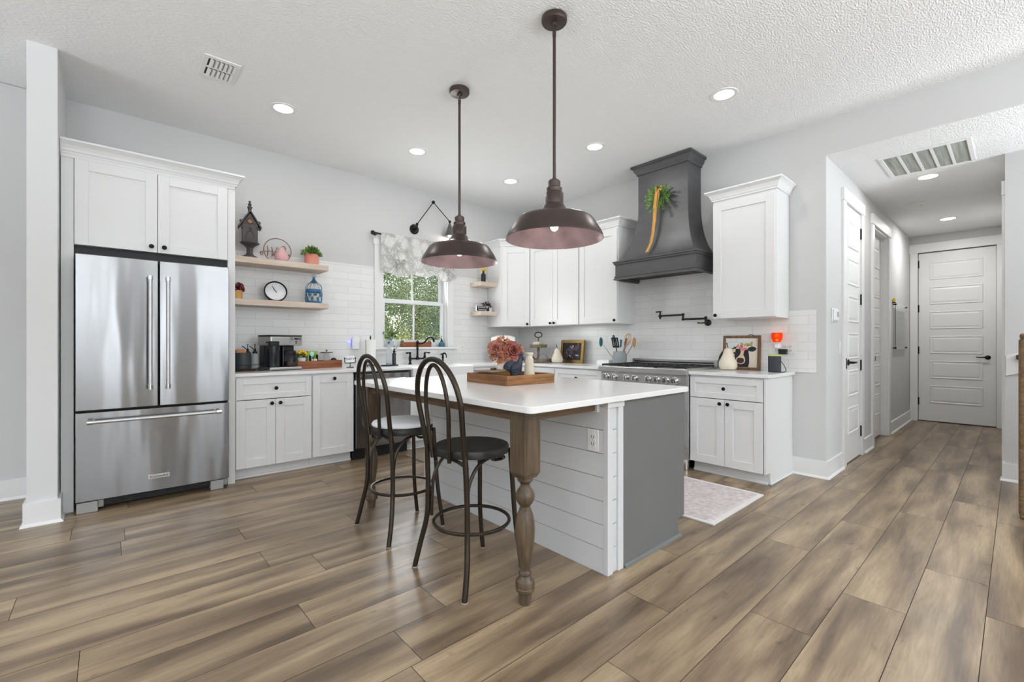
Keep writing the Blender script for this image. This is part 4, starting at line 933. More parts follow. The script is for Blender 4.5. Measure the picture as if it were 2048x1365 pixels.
T = thing('green_box', 'pale green packet standing at the back of the wooden tray box', 'box', onbox(.215, .122), rz)
MB().box(-.055,-.012,0,.055,.012,.165).build('packet', 'lime', T, bevel=.003); MB().box(-.03,-.0135,.03,.045,-.0115,.14).build('packet_front', 'leaf_light', T)
T = thing('tea_caddy', 'small black rack holding white sachets in the wooden tray box', 'rack', onbox(.205, .075), rz)
MB().box(-.04,-.02,.0,.04,.02,.012).box(-.04,-.02,0,-.034,.02,.125).box(.034,-.02,0,.04,.02,.125).box(-.012,-.02,0,-.008,.02,.10).build('frame', 'dark', T, bevel=.002)
mb = MB()
for i in range(5): mb.box(-.03,-.016+i*.006,.012,.03,-.013+i*.006,.082)
mb.build('sachets', 'white_plastic', T)
T = thing('spoon', 'mint green scoop standing upright in the wooden tray box', 'spoon', onbox(.165, .035))
MB().cyl((0,0,0),(0,0,.12),.004).ball((0,0,.135),.022,16,1.1,1,.35).build('scoop', 'mint', T, smooth=True)
T = thing('glass_jar', 'clear glass jar with a wide bronze lid in the wooden tray box', 'jar', onbox(.345, .07))
MB().lathe([(.026,0),(.028,.004),(.028,.140)], n=28).build('jar', 'soap_clear', T, smooth=True)
MB().lathe([(.001,.140),(.062,.141),(.063,.152),(.02,.155),(.001,.155)], n=36).build('lid', 'brushed_bronze', T, smooth=True)
MB().lathe([(.006,.155),(.006,.165),(.011,.170),(.008,.178),(.001,.179)], n=16).build('lid_knob', 'brushed_bronze', T, smooth=True)
T = thing('black_jar', 'small rounded black jar at the right end of the wooden tray box', 'jar', onbox(.435, .085))
MB().lathe([(.022,0),(.030,.02),(.032,.055),(.027,.078),(.012,.088),(.001,.090)], n=24).build('jar', 'dark', T, smooth=True)

# ---- DIRTY sign on a little stand
T = thing('sign_stand', 'small white DIRTY sign held in a black metal stand on the counter', 'sign', (1.905, 4.715, CT), math.radians(8))
MB().box(-.032,-.02,0,.032,.02,.008).cyl((0,0,.008),(0,0,.05),.004).tube([(-.062,0,.098),(-.062,0,.056),(-.055,0,.05),(.055,0,.05),(.062,0,.056),(.062,0,.098)], .004, 8).ball((-.062,0,.10),.008,10).ball((.062,0,.10),.008,10).build('stand', 'black_metal', T, smooth=True)
bd = MB().box(-.050,-.005,.054,.050,.003,.125).build('sign_board', 'white_plastic', T, bevel=.004)
text('DIRTY', 'lettering', 'dark', bd, (0,-.0056,.090), (pi/2,0,0), .036, world=False)
# ---- plug-in freshener
T = thing('air_freshener', 'white rounded plug-in air freshener with a blue glow on the tiles', 'air freshener', (2.08, WY-.009, 1.18))
MB().prism([(-.040,-.062),(-.034,-.074),(.034,-.074),(.040,-.062),(.040,.050),(.030,.068),(0,.074),(-.030,.068),(-.040,.050)], .008, .045)
mb = MB().prism([(-.040,-.062),(-.034,-.074),(.034,-.074),(.040,-.062),(.040,.050),(.030,.068),(0,.074),(-.030,.068),(-.040,.050)], -.048, -.014)
mb.v = [(x, z, y) for x, y, z in mb.v]; mb.f = [tuple(reversed(q)) for q in mb.f]; mb.build('housing', 'white_plastic', T, bevel=.008, seg=3)
MB().box(-.03,-.014,-.05,.03,-.001,.05).build('plug', 'white_plastic', T); MB().box(-.0395,-.0135,-.045,-.0305,-.004,.04).build('night_light', 'led_blue', T)
lamp('freshener_glow', 'POINT', (2.02, WY-.022, 1.19), energy=.035, color=(.22,.25,1), shadow_soft_size=.015)
# ---- paper towel
T = thing('paper_towel_holder', 'black paper towel holder with a white roll beside the window', 'paper towel', (2.17, 4.80, CT))
mb = MB().lathe([(.075,.012),(.078,.016),(.075,.02),(.001,.02)], n=32).cyl((0,0,.02),(0,0,.318),.006).ball((0,0,.322),.010,12).ball((0,0,.338),.007,10)
for a in range(4): mb.cyl((.06*math.cos(a*pi/2+.6),.06*math.sin(a*pi/2+.6),0),(.06*math.cos(a*pi/2+.6),.06*math.sin(a*pi/2+.6),.014),.005)
mb.build('holder', 'black_metal', T, smooth=True)
MB().lathe([(.018,.024),(.056,.024),(.056,.298),(.018,.298)], n=36).add([(-.056,0,.024),(-.062,-.02,.03),(-.066,-.02,.29),(-.056,0,.298)], [(0,1,2,3)]).build('paper_roll', 'paper', T, smooth=True)
# ---- dish soap tray by the sink
T = thing('soap_tray', 'flat black tray carrying a bottle left of the faucet', 'tray', (2.388, 4.775, CT), math.radians(20))
MB().box(-.095,-.05,0,.095,.05,.014).build('tray', 'dark', T, bevel=.005)
T = thing('glass_bottle', 'tall clear swing-top bottle with blue liquid on the black tray', 'bottle', (2.372, 4.762, CT+.0145))
MB().lathe([(.028,0),(.031,.006),(.031,.165),(.022,.195),(.012,.215),(.012,.245)], n=28).build('bottle', 'soap_clear', T, smooth=True)
MB().lathe([(.001,.004),(.027,.004),(.027,.022),(.001,.022)], n=24).build('liquid', 'glass_blue', T, smooth=True)
MB().lathe([(.013,.240),(.014,.255),(.009,.265),(.001,.267)], n=16).build('stopper', 'teal', T, smooth=True)
T = thing('soap_pump', 'slim dark soap pump bottle on the black tray', 'soap dispenser', (2.452, 4.79, CT+.0145))
MB().lathe([(.020,0),(.023,.004),(.023,.125),(.012,.14),(.012,.145)], n=24).build('bottle', 'charcoal_ceramic', T, smooth=True); pump(T, .143, 1, .75)
MB().box(.012,-.018,.02,.020,.018,.11).build('sticker', 'white_plastic', T)

# ---- bridge faucet
T = thing('faucet', 'dark bronze bridge faucet with curved spout and lever handles', 'faucet', (2.845, 4.84+.10, CT))
FM = 'black_metal'; mat('sconce_metal', (120, 118, 115), .3, metal=.8); mb = MB()
T.location = (2.845, 4.945, CT); LOC[T.name] = Vector(T.location)
for s in (-1, 1): mb.lathe([(.026,0),(.024,.006),(.015,.014),(.013,.04),(.017,.05),(.017,.095),(.012,.105),(.011,.125),(.015,.130),(.012,.138),(.001,.140)], (s*.102,0,0), 18)
mb.cyl((-.102,0,.070),(.102,0,.070),.010,14).lathe([(.020,.055),(.020,.088),(.013,.095),(.012,.18),(.016,.188),(.013,.196),(.012,.262),(.018,.270),(.016,.285),(.005,.292),(.006,.300),(.001,.304)], (0,0,0), 18)
mb.build('body', FM, T, smooth=True)
MB().tube([(0,0,.262),(.02,-.05,.255),(.045,-.10,.275),(.065,-.14,.325),(.085,-.18,.335),(.098,-.205,.310),(.104,-.215,.275)], [.012,.012,.011,.0105,.0105,.0115,.014], 12, smooth=5).build('spout', FM, T, smooth=True)
for s in (-1, 1): MB().tube([(s*.095,0,.143),(s*.125,-.01,.145),(s*.150,-.015,.140),(s*.172,-.02,.142)], [.009,.006,.011,.004], 10, smooth=4).build('lever', FM, T, smooth=True)
T = thing('side_sprayer', 'dark bronze side sprayer right of the faucet', 'faucet sprayer', (3.215, 4.945, CT))
MB().lathe([(.024,0),(.022,.006),(.012,.014),(.011,.06),(.016,.07),(.012,.10),(.014,.118),(.001,.130)], n=18).tube([(0,0,.122),(.02,-.01,.13),(.035,-.02,.115),(.04,-.025,.07)], [.012,.011,.007,.005], 10, smooth=4).tube([(0,0,.12),(-.03,0,.118)], .009, 8).build('sprayer', FM, T, smooth=True)

# ---- things on the window sill (sill top 1.125)
T = thing('sill_box', 'small brown wooden trough box on the window sill', 'box', (2.86, 5.005, 1.1253))
MB().box(-.185,-.04,0,.185,-.032,.062).box(-.185,.032,0,.185,.04,.062).box(-.185,-.032,0,.185,.032,.008).build('sides', 'box_wood', T, bevel=.0015)
MB().prism([(-.04,0),(.04,0),(.04,.062),(.015,.088),(-.015,.088),(-.04,.062)], -.197, -.185)
for x in (-.197, .185):
    mb = MB().prism([(-.04,0),(.04,0),(.04,.062),(.015,.085),(-.015,.085),(-.04,.062)], x, x+.012); mb.v = [(z, x_, y_) for x_, y_, z in mb.v]; mb.build('end_board', 'tray_wood', T, bevel=.001)
T = thing('blue_dispenser', 'squat blue glass soap dispenser on the right end of the sill', 'soap dispenser', (3.232, 5.0, 1.1253))
MB().lathe([(.036,0),(.040,.004),(.040,.045),(.034,.058),(.018,.066),(.017,.072)], n=30).build('bottle', 'teal', T, smooth=True); pump(T, .070, -1, .78)
T = thing('sill_vase', 'clear glass vase of feathery green sprigs on the window sill', 'vase', (2.515, 4.995, 1.1253))
MB().lathe([(.026,0),(.028,.003),(.030,.115),(.034,.13)], n=26, cap=False).build('vase', 'soap_clear', T, smooth=True)
r = random.Random(8); mb = MB()
for i in range(16):
    a = r.uniform(0, 2*pi); q = r.uniform(.02, .10); top = Vector((math.cos(a)*q*1.2-.01, math.sin(a)*q*.22-.01, r.uniform(.14, .25)))
    for j in range(26):
        t = r.uniform(.45, 1); p = Vector((0,0,.02)).lerp(top, t); leafquad(mb, p, (top+rnd_unit(r)*.25), rnd_unit(r), .030, .007)
mb.build('sprigs', 'leaf_green', T)

# ---- upper shelf: birdhouse, hello hoop, pink pear, plant
T = thing('birdhouse', 'dark grey pedestal birdhouse ornament with a pointed roof, on the upper shelf', 'birdhouse', (1.0, 4.885, S1+.0003), math.radians(-8))
mb = MB().lathe([(.088,0),(.086,.010),(.070,.016),(.066,.026),(.045,.036),(.030,.048),(.026,.075),(.028,.105),(.045,.125),(.070,.140),(.082,.150),(.084,.158),(.075,.162)], n=8); mb.build('pedestal', 'birdhouse', T)
MB().box(-.062,-.055,.160,.062,.055,.322).prism([(-.062,-.055)], 0, 0) if False else None
mb = MB().box(-.064,-.055,.160,.064,.055,.325); mb.add([(-.064,-.055,.325),(.064,-.055,.325),(0,-.055,.430),(-.064,.055,.325),(.064,.055,.325),(0,.055,.430)], [(0,1,2),(5,4,3),(0,2,5,3),(1,4,5,2)]); mb.build('house_body', 'birdhouse', T, bevel=.002)
mb = MB()
for s in (-1, 1): mb.add([(s*.0,-.072,.462),(s*.098,-.072,.300),(s*.088,-.072,.292),(s*.0,-.072,.444),(s*.0,.068,.462),(s*.098,.068,.300),(s*.088,.068,.292),(s*.0,.068,.444)], [(0,1,2,3),(7,6,5,4),(0,4,5,1),(1,5,6,2),(2,6,7,3),(3,7,4,0)])
for s in (-1, 1): mb.ball((s*.074,-.06,.345),.014,10).ball((s*.066,-.06,.285),.012,10)
mb.build('roof', 'birdhouse', T)
MB().lathe([(.016,.44),(.014,.47),(.020,.492),(.023,.500),(.010,.503),(.010,.512),(.017,.520),(.014,.528),(.008,.533),(.010,.556),(.001,.560)], n=12).build('finial', 'birdhouse', T)
mb = MB().lathe([(.026,0),(.026,.006),(.020,.008),(.019,.001)], (0,-.055,.352), 24, (0,-1,0)); mb.build('entrance_ring', 'birdhouse', T); MB().lathe([(.020,0),(.020,.003),(.001,.003)], (0,-.055,.352), 24, (0,-1,0)).build('entrance_hole', 'rust', T)
mb = MB().tube([(-.03,-.058,.18),(-.035,-.058,.21),(-.022,-.058,.245),(0,-.058,.262),(.022,-.058,.245),(.035,-.058,.21),(.03,-.058,.18)], .004, 6, smooth=3).tube([(0,-.058,.262),(0,-.058,.300)], .004, 6).tube([(-.018,-.058,.285),(.018,-.058,.285)], .004, 6); mb.build('relief', 'birdhouse', T)

T = thing('hello_hoop', 'thin brown hoop sign with the script word Hello, on the upper shelf', 'sign', (1.262, 4.955, S1+.0003))
mb = MB().tube([(.126*math.cos(2*pi*i/48), 0, .128+.122*math.sin(2*pi*i/48)) for i in range(48)], .0042, 8, closed=True)
hp = mb.build('hoop', 'hoop_brown', T, smooth=True)
P = lambda L: [(x, 0, z) for x, z in L]
mb = MB()
mb.tube(P([(-.150,.07),(-.155,.085),(-.140,.095),(-.132,.08),(-.145,.072),(-.155,.10),(-.10,.110),(-.04,.118)]), .004, 8, smooth=4)
mb.tube(P([(-.095,.165),(-.088,.12),(-.092,.065)]), .0045, 8, smooth=4).tube(P([(-.055,.160),(-.048,.12),(-.052,.065)]), .0045, 8, smooth=4)
mb.tube(P([(-.052,.075),(-.035,.085),(-.018,.10),(-.022,.115),(-.035,.105),(-.033,.075),(-.01,.068),(.01,.09),(.035,.15),(.030,.165),(.018,.14),(.022,.08),(.04,.072),(.055,.10),(.075,.155),(.068,.165),(.056,.14),(.058,.08),(.075,.07),(.088,.085),(.105,.095),(.108,.07),(.092,.062),(.085,.08),(.10,.10),(.122,.10)]), .0042, 8, smooth=5)
mb.build('script_lettering', 'hoop_brown', T, smooth=True)
T = thing('ceramic_pear', 'glossy pink ceramic pear in front of the hoop sign', 'ornament', (1.275, 4.87, S1+.0003))
MB().lathe([(.001,0),(.045,.001),(.060,.018),(.066,.045),(.060,.075),(.045,.10),(.034,.122),(.030,.138),(.020,.146),(.001,.146)], n=36).build('pear_body', 'pink_glaze', T, smooth=True)
MB().tube([(0,0,.142),(.004,0,.155),(.018,0,.165),(.032,0,.160),(.022,0,.150)], .0035, 8, smooth=4).tube([(-.028,0,.135),(-.04,0,.142),(-.045,0,.130),(-.055,0,.10)], .003, 6, smooth=3).build('stem', 'brushed_bronze', T, smooth=True)
T = thing('potted_plant', 'bushy green plant in a coral pot at the right end of the upper shelf', 'plant', (1.565, 4.88, S1+.0003))
MB().lathe([(.066,0),(.069,.004),(.069,.118),(.065,.120),(.062,.115),(.062,.10),(.001,.10)], n=40).build('pot', 'coral', T, smooth=True)
r = random.Random(5); mb = MB(); cone_leafs(mb, (0,0,.105), .095, 420, .034, .018, r, .15); mb.build('foliage', 'leaf_green', T)
mb = MB(); cone_leafs(mb, (0,0,.11), .10, 160, .030, .016, r, .15); mb.build('young_leaves', 'leaf_light', T)

# ---- lower shelf: red plant pot, clock, blue birdcage
T = thing('potted_plant', 'burgundy flower heads in a mustard pot at the left end of the lower shelf', 'plant', (.885, 4.87, S2+.0003))
MB().lathe([(.046,0),(.050,.004),(.052,.085),(.048,.086),(.001,.080)], n=30).build('pot', 'mustard', T, smooth=True)
r = random.Random(9); mb = MB()
for i in range(46): d = rnd_unit(r); mb.ball((d.x*.058, d.y*.055, .105+abs(d.z)*.05-(.02 if r.random()<.3 else 0)), .015, 8)
mb.build('flower_heads', 'burgundy', T, smooth=True)
T = thing('table_clock', 'round white clock with a black rim leaning back on the lower shelf', 'clock', (1.225, 4.86, S2+.0003), rot=(math.radians(-14), 0, math.radians(-4)))
cz = .102
MB().lathe([(.096,.015),(.103,.010),(.104,-.012),(.098,-.016),(.092,-.014),(.091,-.004)], (0,0,cz), 56, (0,-1,0), cap=False).lathe([(.001,.014),(.097,.014)], (0,0,cz), 56, (0,1,0), cap=False).build('rim', 'dark', T, smooth=True)
MB().lathe([(.001,-.003),(.092,-.003),(.092,-.001),(.001,-.001)], (0,0,cz), 56, (0,-1,0)).build('dial', 'clock_face', T)
mb = MB()
for i in range(12):
    a = i*pi/6; c_, s_ = math.cos(a), math.sin(a); mb.cyl((.074*s_,.0002,cz+.074*c_), (.084*s_,.0002,cz+.084*c_), .0010, 6)
mb.build('hour_marks', 'grey_plastic', T)
MB().cyl((0,-.0035,cz),(-.030,-.0035,cz+.052),.0022,6).cyl((.008,-.0035,cz-.012),(-.022,-.0035,cz+.034),.003,6).lathe([(.004,0),(.001,.002)],(0,-.004,cz),10,(0,-1,0)).build('hands', 'dark', T)
MB().cyl((-.055,.02,.03),(-.075,.075,-.018),.003).cyl((.055,.02,.03),(.055,.075,-.018),.003).box(-.045,-.006,.0,.045,.012,.006).build('stand_wire', 'dark', T)
T.location.z += .004
T = thing('birdcage_lantern', 'blue metal birdcage candle lantern on the lower shelf', 'lantern', (1.588, 4.88, S2+.0003))
rb = .080; BL = 'blue_enamel'
mb = MB().lathe([(rb,0),(rb,.028),(rb-.002,.028),(rb-.002,0)], n=40, cap=False).lathe([(rb,.118),(rb+.001,.120),(rb+.001,.148),(rb-.002,.148),(rb-.002,.118)], n=40, cap=False).lathe([(.001,.001),(rb-.001,.001),(rb-.001,.004),(.001,.004)], n=40)
r = random.Random(4)
for k in range(9):
    a0 = 2*pi*k/9
    for zc in (.050, .095):
        a1 = a0 + (0 if zc < .07 else pi/9)
        for j in range(5):
            q = 2*pi*j/5; mb.tube([((rb-.001)*math.cos(a1+.20*t*math.cos(q)), (rb-.001)*math.sin(a1+.20*t*math.cos(q)), zc+.022*t*math.sin(q)) for t in (0,.5,1)], [.002,.006,.003], 6)
    mb.tube([((rb-.001)*math.cos(a0+.17), (rb-.001)*math.sin(a0+.17), .028+.09*t) for t in (0,.5,1)], .0022, 5)
mb.build('pierced_wall', BL, T, smooth=True)
mb = MB()
for k in range(14):
    a = 2*pi*k/14; mb.tube([(q*math.cos(a), q*math.sin(a), z) for q, z in [(rb-.002,.148),(rb-.001,.172),(rb*.86,.195),(rb*.55,.215),(rb*.30,.235),(.008,.262)]], .0017, 6, smooth=3)
mb.lathe([(.036,.218),(.030,.226),(.018,.240),(.012,.262),(.006,.272),(.009,.278),(.001,.288)], n=24).tube([(.020*math.cos(2*pi*i/20),0,.282+.020*math.sin(2*pi*i/20)) for i in range(20)], .0018, 6, closed=True)
mb.build('dome', BL, T, smooth=True)
MB().lathe([(.032,.004),(.032,.085),(.001,.083)], n=26).build('candle', 'cream_candle', T, smooth=True)

# ---- little corner shelves
T = thing('bud_vase', 'matt black bottle vase with yellow flowers on the upper small shelf', 'vase', (3.845, 4.90, S3+.0003))
MB().lathe([(.030,0),(.033,.004),(.033,.110),(.026,.125),(.014,.138),(.014,.158),(.017,.162)], n=28).build('bottle', 'dark', T, smooth=True)
r = random.Random(2); mb = MB()
for i in range(22): d = rnd_unit(r); mb.ball((d.x*.035, d.y*.03, .185+d.z*.02), .009, 8)
for i in range(5): mb.cyl((0,0,.15),(.02*math.cos(i*1.3),.02*math.sin(i*1.3),.185),.0015,5)
mb.build('flowers', 'yellow_petal', T, smooth=True)
T = thing('wooden_sign', 'small black and white lettered block sign on the lower small shelf', 'sign', (3.765, 4.815, S4+.0003), math.radians(-3))
bd = MB().box(-.105,-.010,0,.105,.012,.072).build('sign_block', 'white_plastic', T, bevel=.001)
mb = MB().box(-.102,-.0115,.004,.102,-.010,.068).build('black_face', 'dark', bd)
text('BUCKLE UP', 'lettering', 'white_plastic', bd, (0,-.0118,.052), (pi/2,0,0), .026, world=False, sx=1.25); text('Buttercup', 'lettering', 'white_plastic', bd, (-.01,-.0118,.022), (pi/2,.0,0), .030, world=False, sx=1.1)
T = thing('potted_plant', 'purple-leaved plant in a small white planter on the lower small shelf', 'plant', (3.90, 4.905, S4+.0003))
MB().box(-.07,-.035,0,.07,.035,.062).build('planter', 'white_plastic', T, bevel=.003)
mb = MB(); r = random.Random(6); cone_leafs(mb, (-.005,0,.06), .075, 150, .045, .016, r, .1, 1.1); mb.build('foliage', 'purple_leaf', T)

# ---- swing-arm wall lamp over the window
T = thing('wall_sconce', 'dark swing-arm wall lamp with a small cone shade above the window', 'wall lamp', (2.845, WY, 2.60))
mb = MB().lathe([(.062,0),(.062,.010),(.052,.018),(.001,.019)], (0,-.001,0), 32, (0,-1,0)).cyl((0,-.015,0),(0,-.075,0),.012).cyl((0,-.075,-.03),(0,-.075,.045),.009).build('wall_plate', FM, T, smooth=True)
P1 = Vector((.0,-.075,.05)); P2 = Vector((.225,-.09,.365)); P3 = Vector((.468,-.10,.160))
MB().ball(P1,.018,12).cyl(P1,P2,.0055).ball(P2,.022,14).build('lower_arm', FM, T, smooth=True); MB().cyl(P2,P3,.0055).ball(P3,.018,12).cyl(P3,P3+Vector((0,0,-.04)),.008).build('upper_arm', FM, T, smooth=True)
MB().lathe([(.018,-.035),(.020,-.05),(.022,-.055),(.066,-.185),(.069,-.190),(.066,-.188),(.020,-.06),(.016,-.04)], (P3.x,P3.y,P3.z), 32, cap=False).lathe([(.001,-.034),(.018,-.034)], (P3.x,P3.y,P3.z), 20, cap=False).build('cone_shade', 'sconce_metal', T, smooth=True)
MB().ball((P3.x,P3.y,P3.z-.165), .022, 14).build('bulb', 'bulb_on', T, smooth=True)
lamp('sconce_light', 'POINT', (2.845+P3.x, WY+P3.y, 2.60+P3.z-.20), energy=1.2, color=(1,.93,.85), shadow_soft_size=.02)

# ---- curtain rod and tied valance
T = thing('curtain_rod', 'black curtain rod with faceted finials above the window', 'curtain rod', (2.87, 4.955, 2.452))
MB().cyl((-.575,0,0),(.60,0,0),.011,14).build('rod', 'dark', T, smooth=True)
for s in (-1, 1):
    e = -.60 if s < 0 else .625
    MB().lathe([(.012,0),(.024,.008),(.028,.022),(.020,.040),(.001,.048)], (e-s*.02,0,0), 8, (s,0,0)).build('finial', 'dark', T)
    MB().box(e-s*.055-.008,.0,-.008,e-s*.055+.008,.07,.008).box(e-s*.055-.012,.066,-.045,e-s*.055+.012,.0745,.03).build('bracket', 'dark', T)
def valance():
    T = thing('valance', 'sheer white and grey floral tie-up valance hanging from the rod', 'curtain', (2.87, 4.955, 2.452))
    xl, xr = -.505, .53; ties = (-.29, .36)
    def bottom(x):
        # gathered pulls at the ties, swag between them, short tails outside
        if x < ties[0]: t = (x-xl)/(ties[0]-xl); return -.42 - .05*math.sin(pi*t) + .04*t
        if x < ties[1]: t = (x-ties[0])/(ties[1]-ties[0]); return -.33 - .12*math.sin(pi*t)**.8
        t = (x-ties[1])/(xr-ties[1]); return -.33 - .08*math.sin(pi*t) - .05*t
    def f(u, v):
        x = xl+(xr-xl)*u; b = bottom(x); z = .018+(b-.018)*v; y = -.016
        amp = .004+.010*v
        for tx in ties:
            d = abs(x-tx); g = math.exp(-(d/.12)**2)*v
            x += (tx-x)*g*.35; y -= .035*g*math.sin(v*pi*.5); amp += .010*g
        y += amp*math.sin(u*52+3*math.sin(v*3)) + .012*v*math.sin(u*17+1)
        return (x, y-.004, z)
    n = MATS['valance_cloth']
    MB().grid(f, 150, 26).build('cloth', 'valance_cloth', T, smooth=True, ang=180)
    for tx, bz in ((ties[0], -.31), (ties[1], -.31)):
        # fan of gathered cloth below each tie
        def g(u, v):
            a = (-.95+1.9*u); L = .05+.13*v
            return (tx+math.sin(a)*L*1.15, -.055+.010*math.sin(u*60)*v-.01*v, bz-math.cos(a)*L)
        MB().grid(g, 60, 6).build('gathered_fan', 'valance_cloth', T, smooth=True, ang=180)
        b = MB()
        for s in (-1, 1):
            def h(u, v):
                a = u*2*pi; return (tx+s*(.012+.045*(1-math.cos(a))/2*1.2), -.075+(v-.5)*.035, bz+.028*math.sin(a)*1.0)
            b.grid(h, 20, 3)
        b.ball((tx,-.072,bz), .017, 12)
        for s in (-1, 1): b.grid(lambda u, v: (tx+s*(.01+.045*u)+(v-.5)*.022, -.078, bz-.01-.13*u), 8, 2)
        b.build('tie_bow', 'valance_cloth', T, smooth=True, ang=180)
m = mat('valance_cloth', (214, 212, 210), .85); n_ = m.node_tree.nodes; l_ = m.node_tree.links; b_ = n_['Principled BSDF']
tc = n_.new('ShaderNodeTexCoord'); vz = n_.new('ShaderNodeTexVoronoi'); vz.inputs['Scale'].default_value = 6.5; nz = n_.new('ShaderNodeTexNoise'); nz.inputs['Scale'].default_value = 16; nz.inputs['Detail'].default_value = 6; nz.inputs['Distortion'].default_value = 2.2
mm = n_.new('ShaderNodeMath'); mm.operation = 'MULTIPLY'; rp = n_.new('ShaderNodeValToRGB'); e = rp.color_ramp.elements
e[0].position = .16; e[0].color = (*lin((222,221,218)),1); e[1].position = .30; e[1].color = (*lin((172,170,167)),1); k = e.new(.42); k.color = (*lin((214,213,210)),1)
l_.new(tc.outputs['Object'], vz.inputs[0]); l_.new(tc.outputs['Object'], nz.inputs[0]); l_.new(vz.outputs[0], mm.inputs[0]); l_.new(nz.outputs[0], mm.inputs[1]); mm.inputs[1].default_value = 1
l_.new(mm.outputs[0], rp.inputs[0]); l_.new(rp.outputs[0], b_.inputs['Base Color'])
tl = n_.new('ShaderNodeBsdfTranslucent'); mxs = n_.new('ShaderNodeMixShader'); mxs.inputs[0].default_value = .12; tp = n_.new('ShaderNodeBsdfTransparent'); mx2 = n_.new('ShaderNodeMixShader'); mx2.inputs[0].default_value = .05
l_.new(rp.outputs[0], tl.inputs[0]); l_.new(b_.outputs[0], mxs.inputs[1]); l_.new(tl.outputs[0], mxs.inputs[2]); l_.new(mxs.outputs[0], mx2.inputs[1]); l_.new(tp.outputs[0], mx2.inputs[2]); l_.new(mx2.outputs[0], n_['Material Output'].inputs[0])
valance()

# ---- corner of the range wall
T = thing('stand_mixer', 'white stand mixer with a steel bowl in the kitchen corner behind the flowers', 'mixer', (4.06, 4.70, CT), math.radians(-40))
MB().box(-.17,-.085,0,.10,.085,.03).build('base', 'white_pot', T, bevel=.012, seg=3); MB().box(.04,-.05,.03,.11,.05,.26).build('column', 'white_pot', T, bevel=.018, seg=3)
MB().lathe([(.001,-.19),(.04,-.185),(.062,-.12),(.070,0),(.066,.08),(.045,.14),(.001,.15)], (0,0,.30), 28, (1,0,0)).build('head', 'white_pot', T, smooth=True)
MB().lathe([(.045,.03),(.085,.06),(.105,.11),(.110,.17),(.113,.172),(.108,.168),(.10,.11),(.001,.05)], (-.09,0,0), 36).build('bowl', 'chrome', T, smooth=True)
MB().lathe([(.014,0),(.014,.03),(.001,.034)], (0,-.065,.30), 14, (0,-1,0)).build('speed_knob', 'black_metal', T, smooth=True)
T = thing('tiered_tray', 'two-tier dark wooden tray stand with a ring handle on the corner worktop', 'tray', (4.40, 4.385, CT))
for z, q, nm in ((.0, .20, 'lower_tier'), (.198, .118, 'upper_tier')):
    MB().lathe([(.001,z+.004),(q-.01,z+.004),(q,z+.010),(q+.004,z+.045),(q-.006,z+.045),(q-.012,z+.018),(.001,z+.018)], n=44).build(nm, 'old_wood', T, smooth=True)
MB().lathe([(.020,.018),(.016,.03),(.026,.06),(.018,.09),(.014,.13),(.022,.16),(.016,.20),(.012,.25),(.008,.30),(.010,.32),(.005,.335)], n=24).build('turned_post', 'old_wood', T, smooth=True)
MB().tube([(.050*math.cos(2*pi*i/32)*.62+0, -.050*math.cos(2*pi*i/32)*.78, .375+.036*math.sin(2*pi*i/32)) for i in range(32)], .006, 8, closed=True).cyl((0,0,.33),(0,0,.345),.006).build('ring_handle', 'black_metal', T, smooth=True)
T = thing('block_ornament', 'small pale block ornament on the upper tier of the tray stand', 'ornament', (4.365, 4.36, CT+.2165), math.radians(-42))
mb = MB().box(-.075,-.02,0,.075,.02,.03); mb.add([(-.075,-.02,.03),(.075,-.02,.03),(.02,-.02,.062),(-.06,-.02,.062),(-.075,.02,.03),(.075,.02,.03),(.02,.02,.062),(-.06,.02,.062)], [(0,1,2,3),(7,6,5,4),(0,4,5,1),(1,5,6,2),(2,6,7,3),(3,7,4,0)])
mb.build('block', 'cream_candle', T)
T = thing('greenery', 'bits of dried greenery scattered on the upper tier', 'plant', (4.40, 4.30, CT+.2165))
mb = MB(); r = random.Random(12); cone_leafs(mb, (-.03,-.0,.0), .05, 60, .028, .010, r, .05); mb.build('sprig', 'leaf_light', T)
T = thing('glass_cloche', 'clear glass dome bowl on the lower tier of the tray stand', 'glass bowl', (4.375, 4.265, CT+.0185))
MB().lathe([(.060,0),(.064,.02),(.060,.055),(.042,.085),(.015,.098),(.001,.10)], n=32, cap=False).build('dome', 'soap_clear', T, smooth=True)
T = thing('label_block', 'small black lettered block on the lower tier of the tray stand', 'sign', (4.29, 4.395, CT+.0185), math.radians(-50))
MB().box(-.03,-.012,0,.03,.012,.055).build('block', 'charcoal_ceramic', T, bevel=.002); MB().box(-.022,-.0135,.012,.022,-.0118,.018).box(-.022,-.0135,.026,.022,-.0118,.032).build('rules', 'white_plastic', T)
def pear(x, y, z, h, rr_, label, leaf):
    T = thing('cream_pear', label, 'ornament', (x, y, z))
    k = h/.22; q = rr_/.078
    MB().lathe([(.001,0),(.050*q,.001),(.068*q,.014*k),(.078*q,.045*k),(.074*q,.075*k),(.060*q,.110*k),(.046*q,.150*k),(.038*q,.185*k),(.028*q,.208*k),(.012*q,.219*k),(.001,.22*k)], n=40).build('pear_body', 'cream_ceramic', T, smooth=True)
    MB().tube([(0,0,h-.004),(-.004,.004,h+.02),(-.002,.012,h+.045)], [.005,.004,.006], 8, smooth=3).build('stem', 'brown_dark', T, smooth=True)
    if leaf: 
        def g(u, v): a = (v-.5)*.05*math.sin(pi*min(1,u*.9+.1)); return (-.01-.015*u, .04+.045*u+a*.5, h*.86-.11*u+abs(a)*.3)
        MB().grid(g, 10, 4).build('leaf', 'dark', T, smooth=True, solid=.002)
pear(4.40, 4.035, CT+.0003, .195, .078, 'cream ceramic pear leaning by the gold picture frame', False)
pear(4.45, 1.857, CT+.0003, .215, .082, 'cream ceramic pear with a black leaf, in front of the cow picture', True)

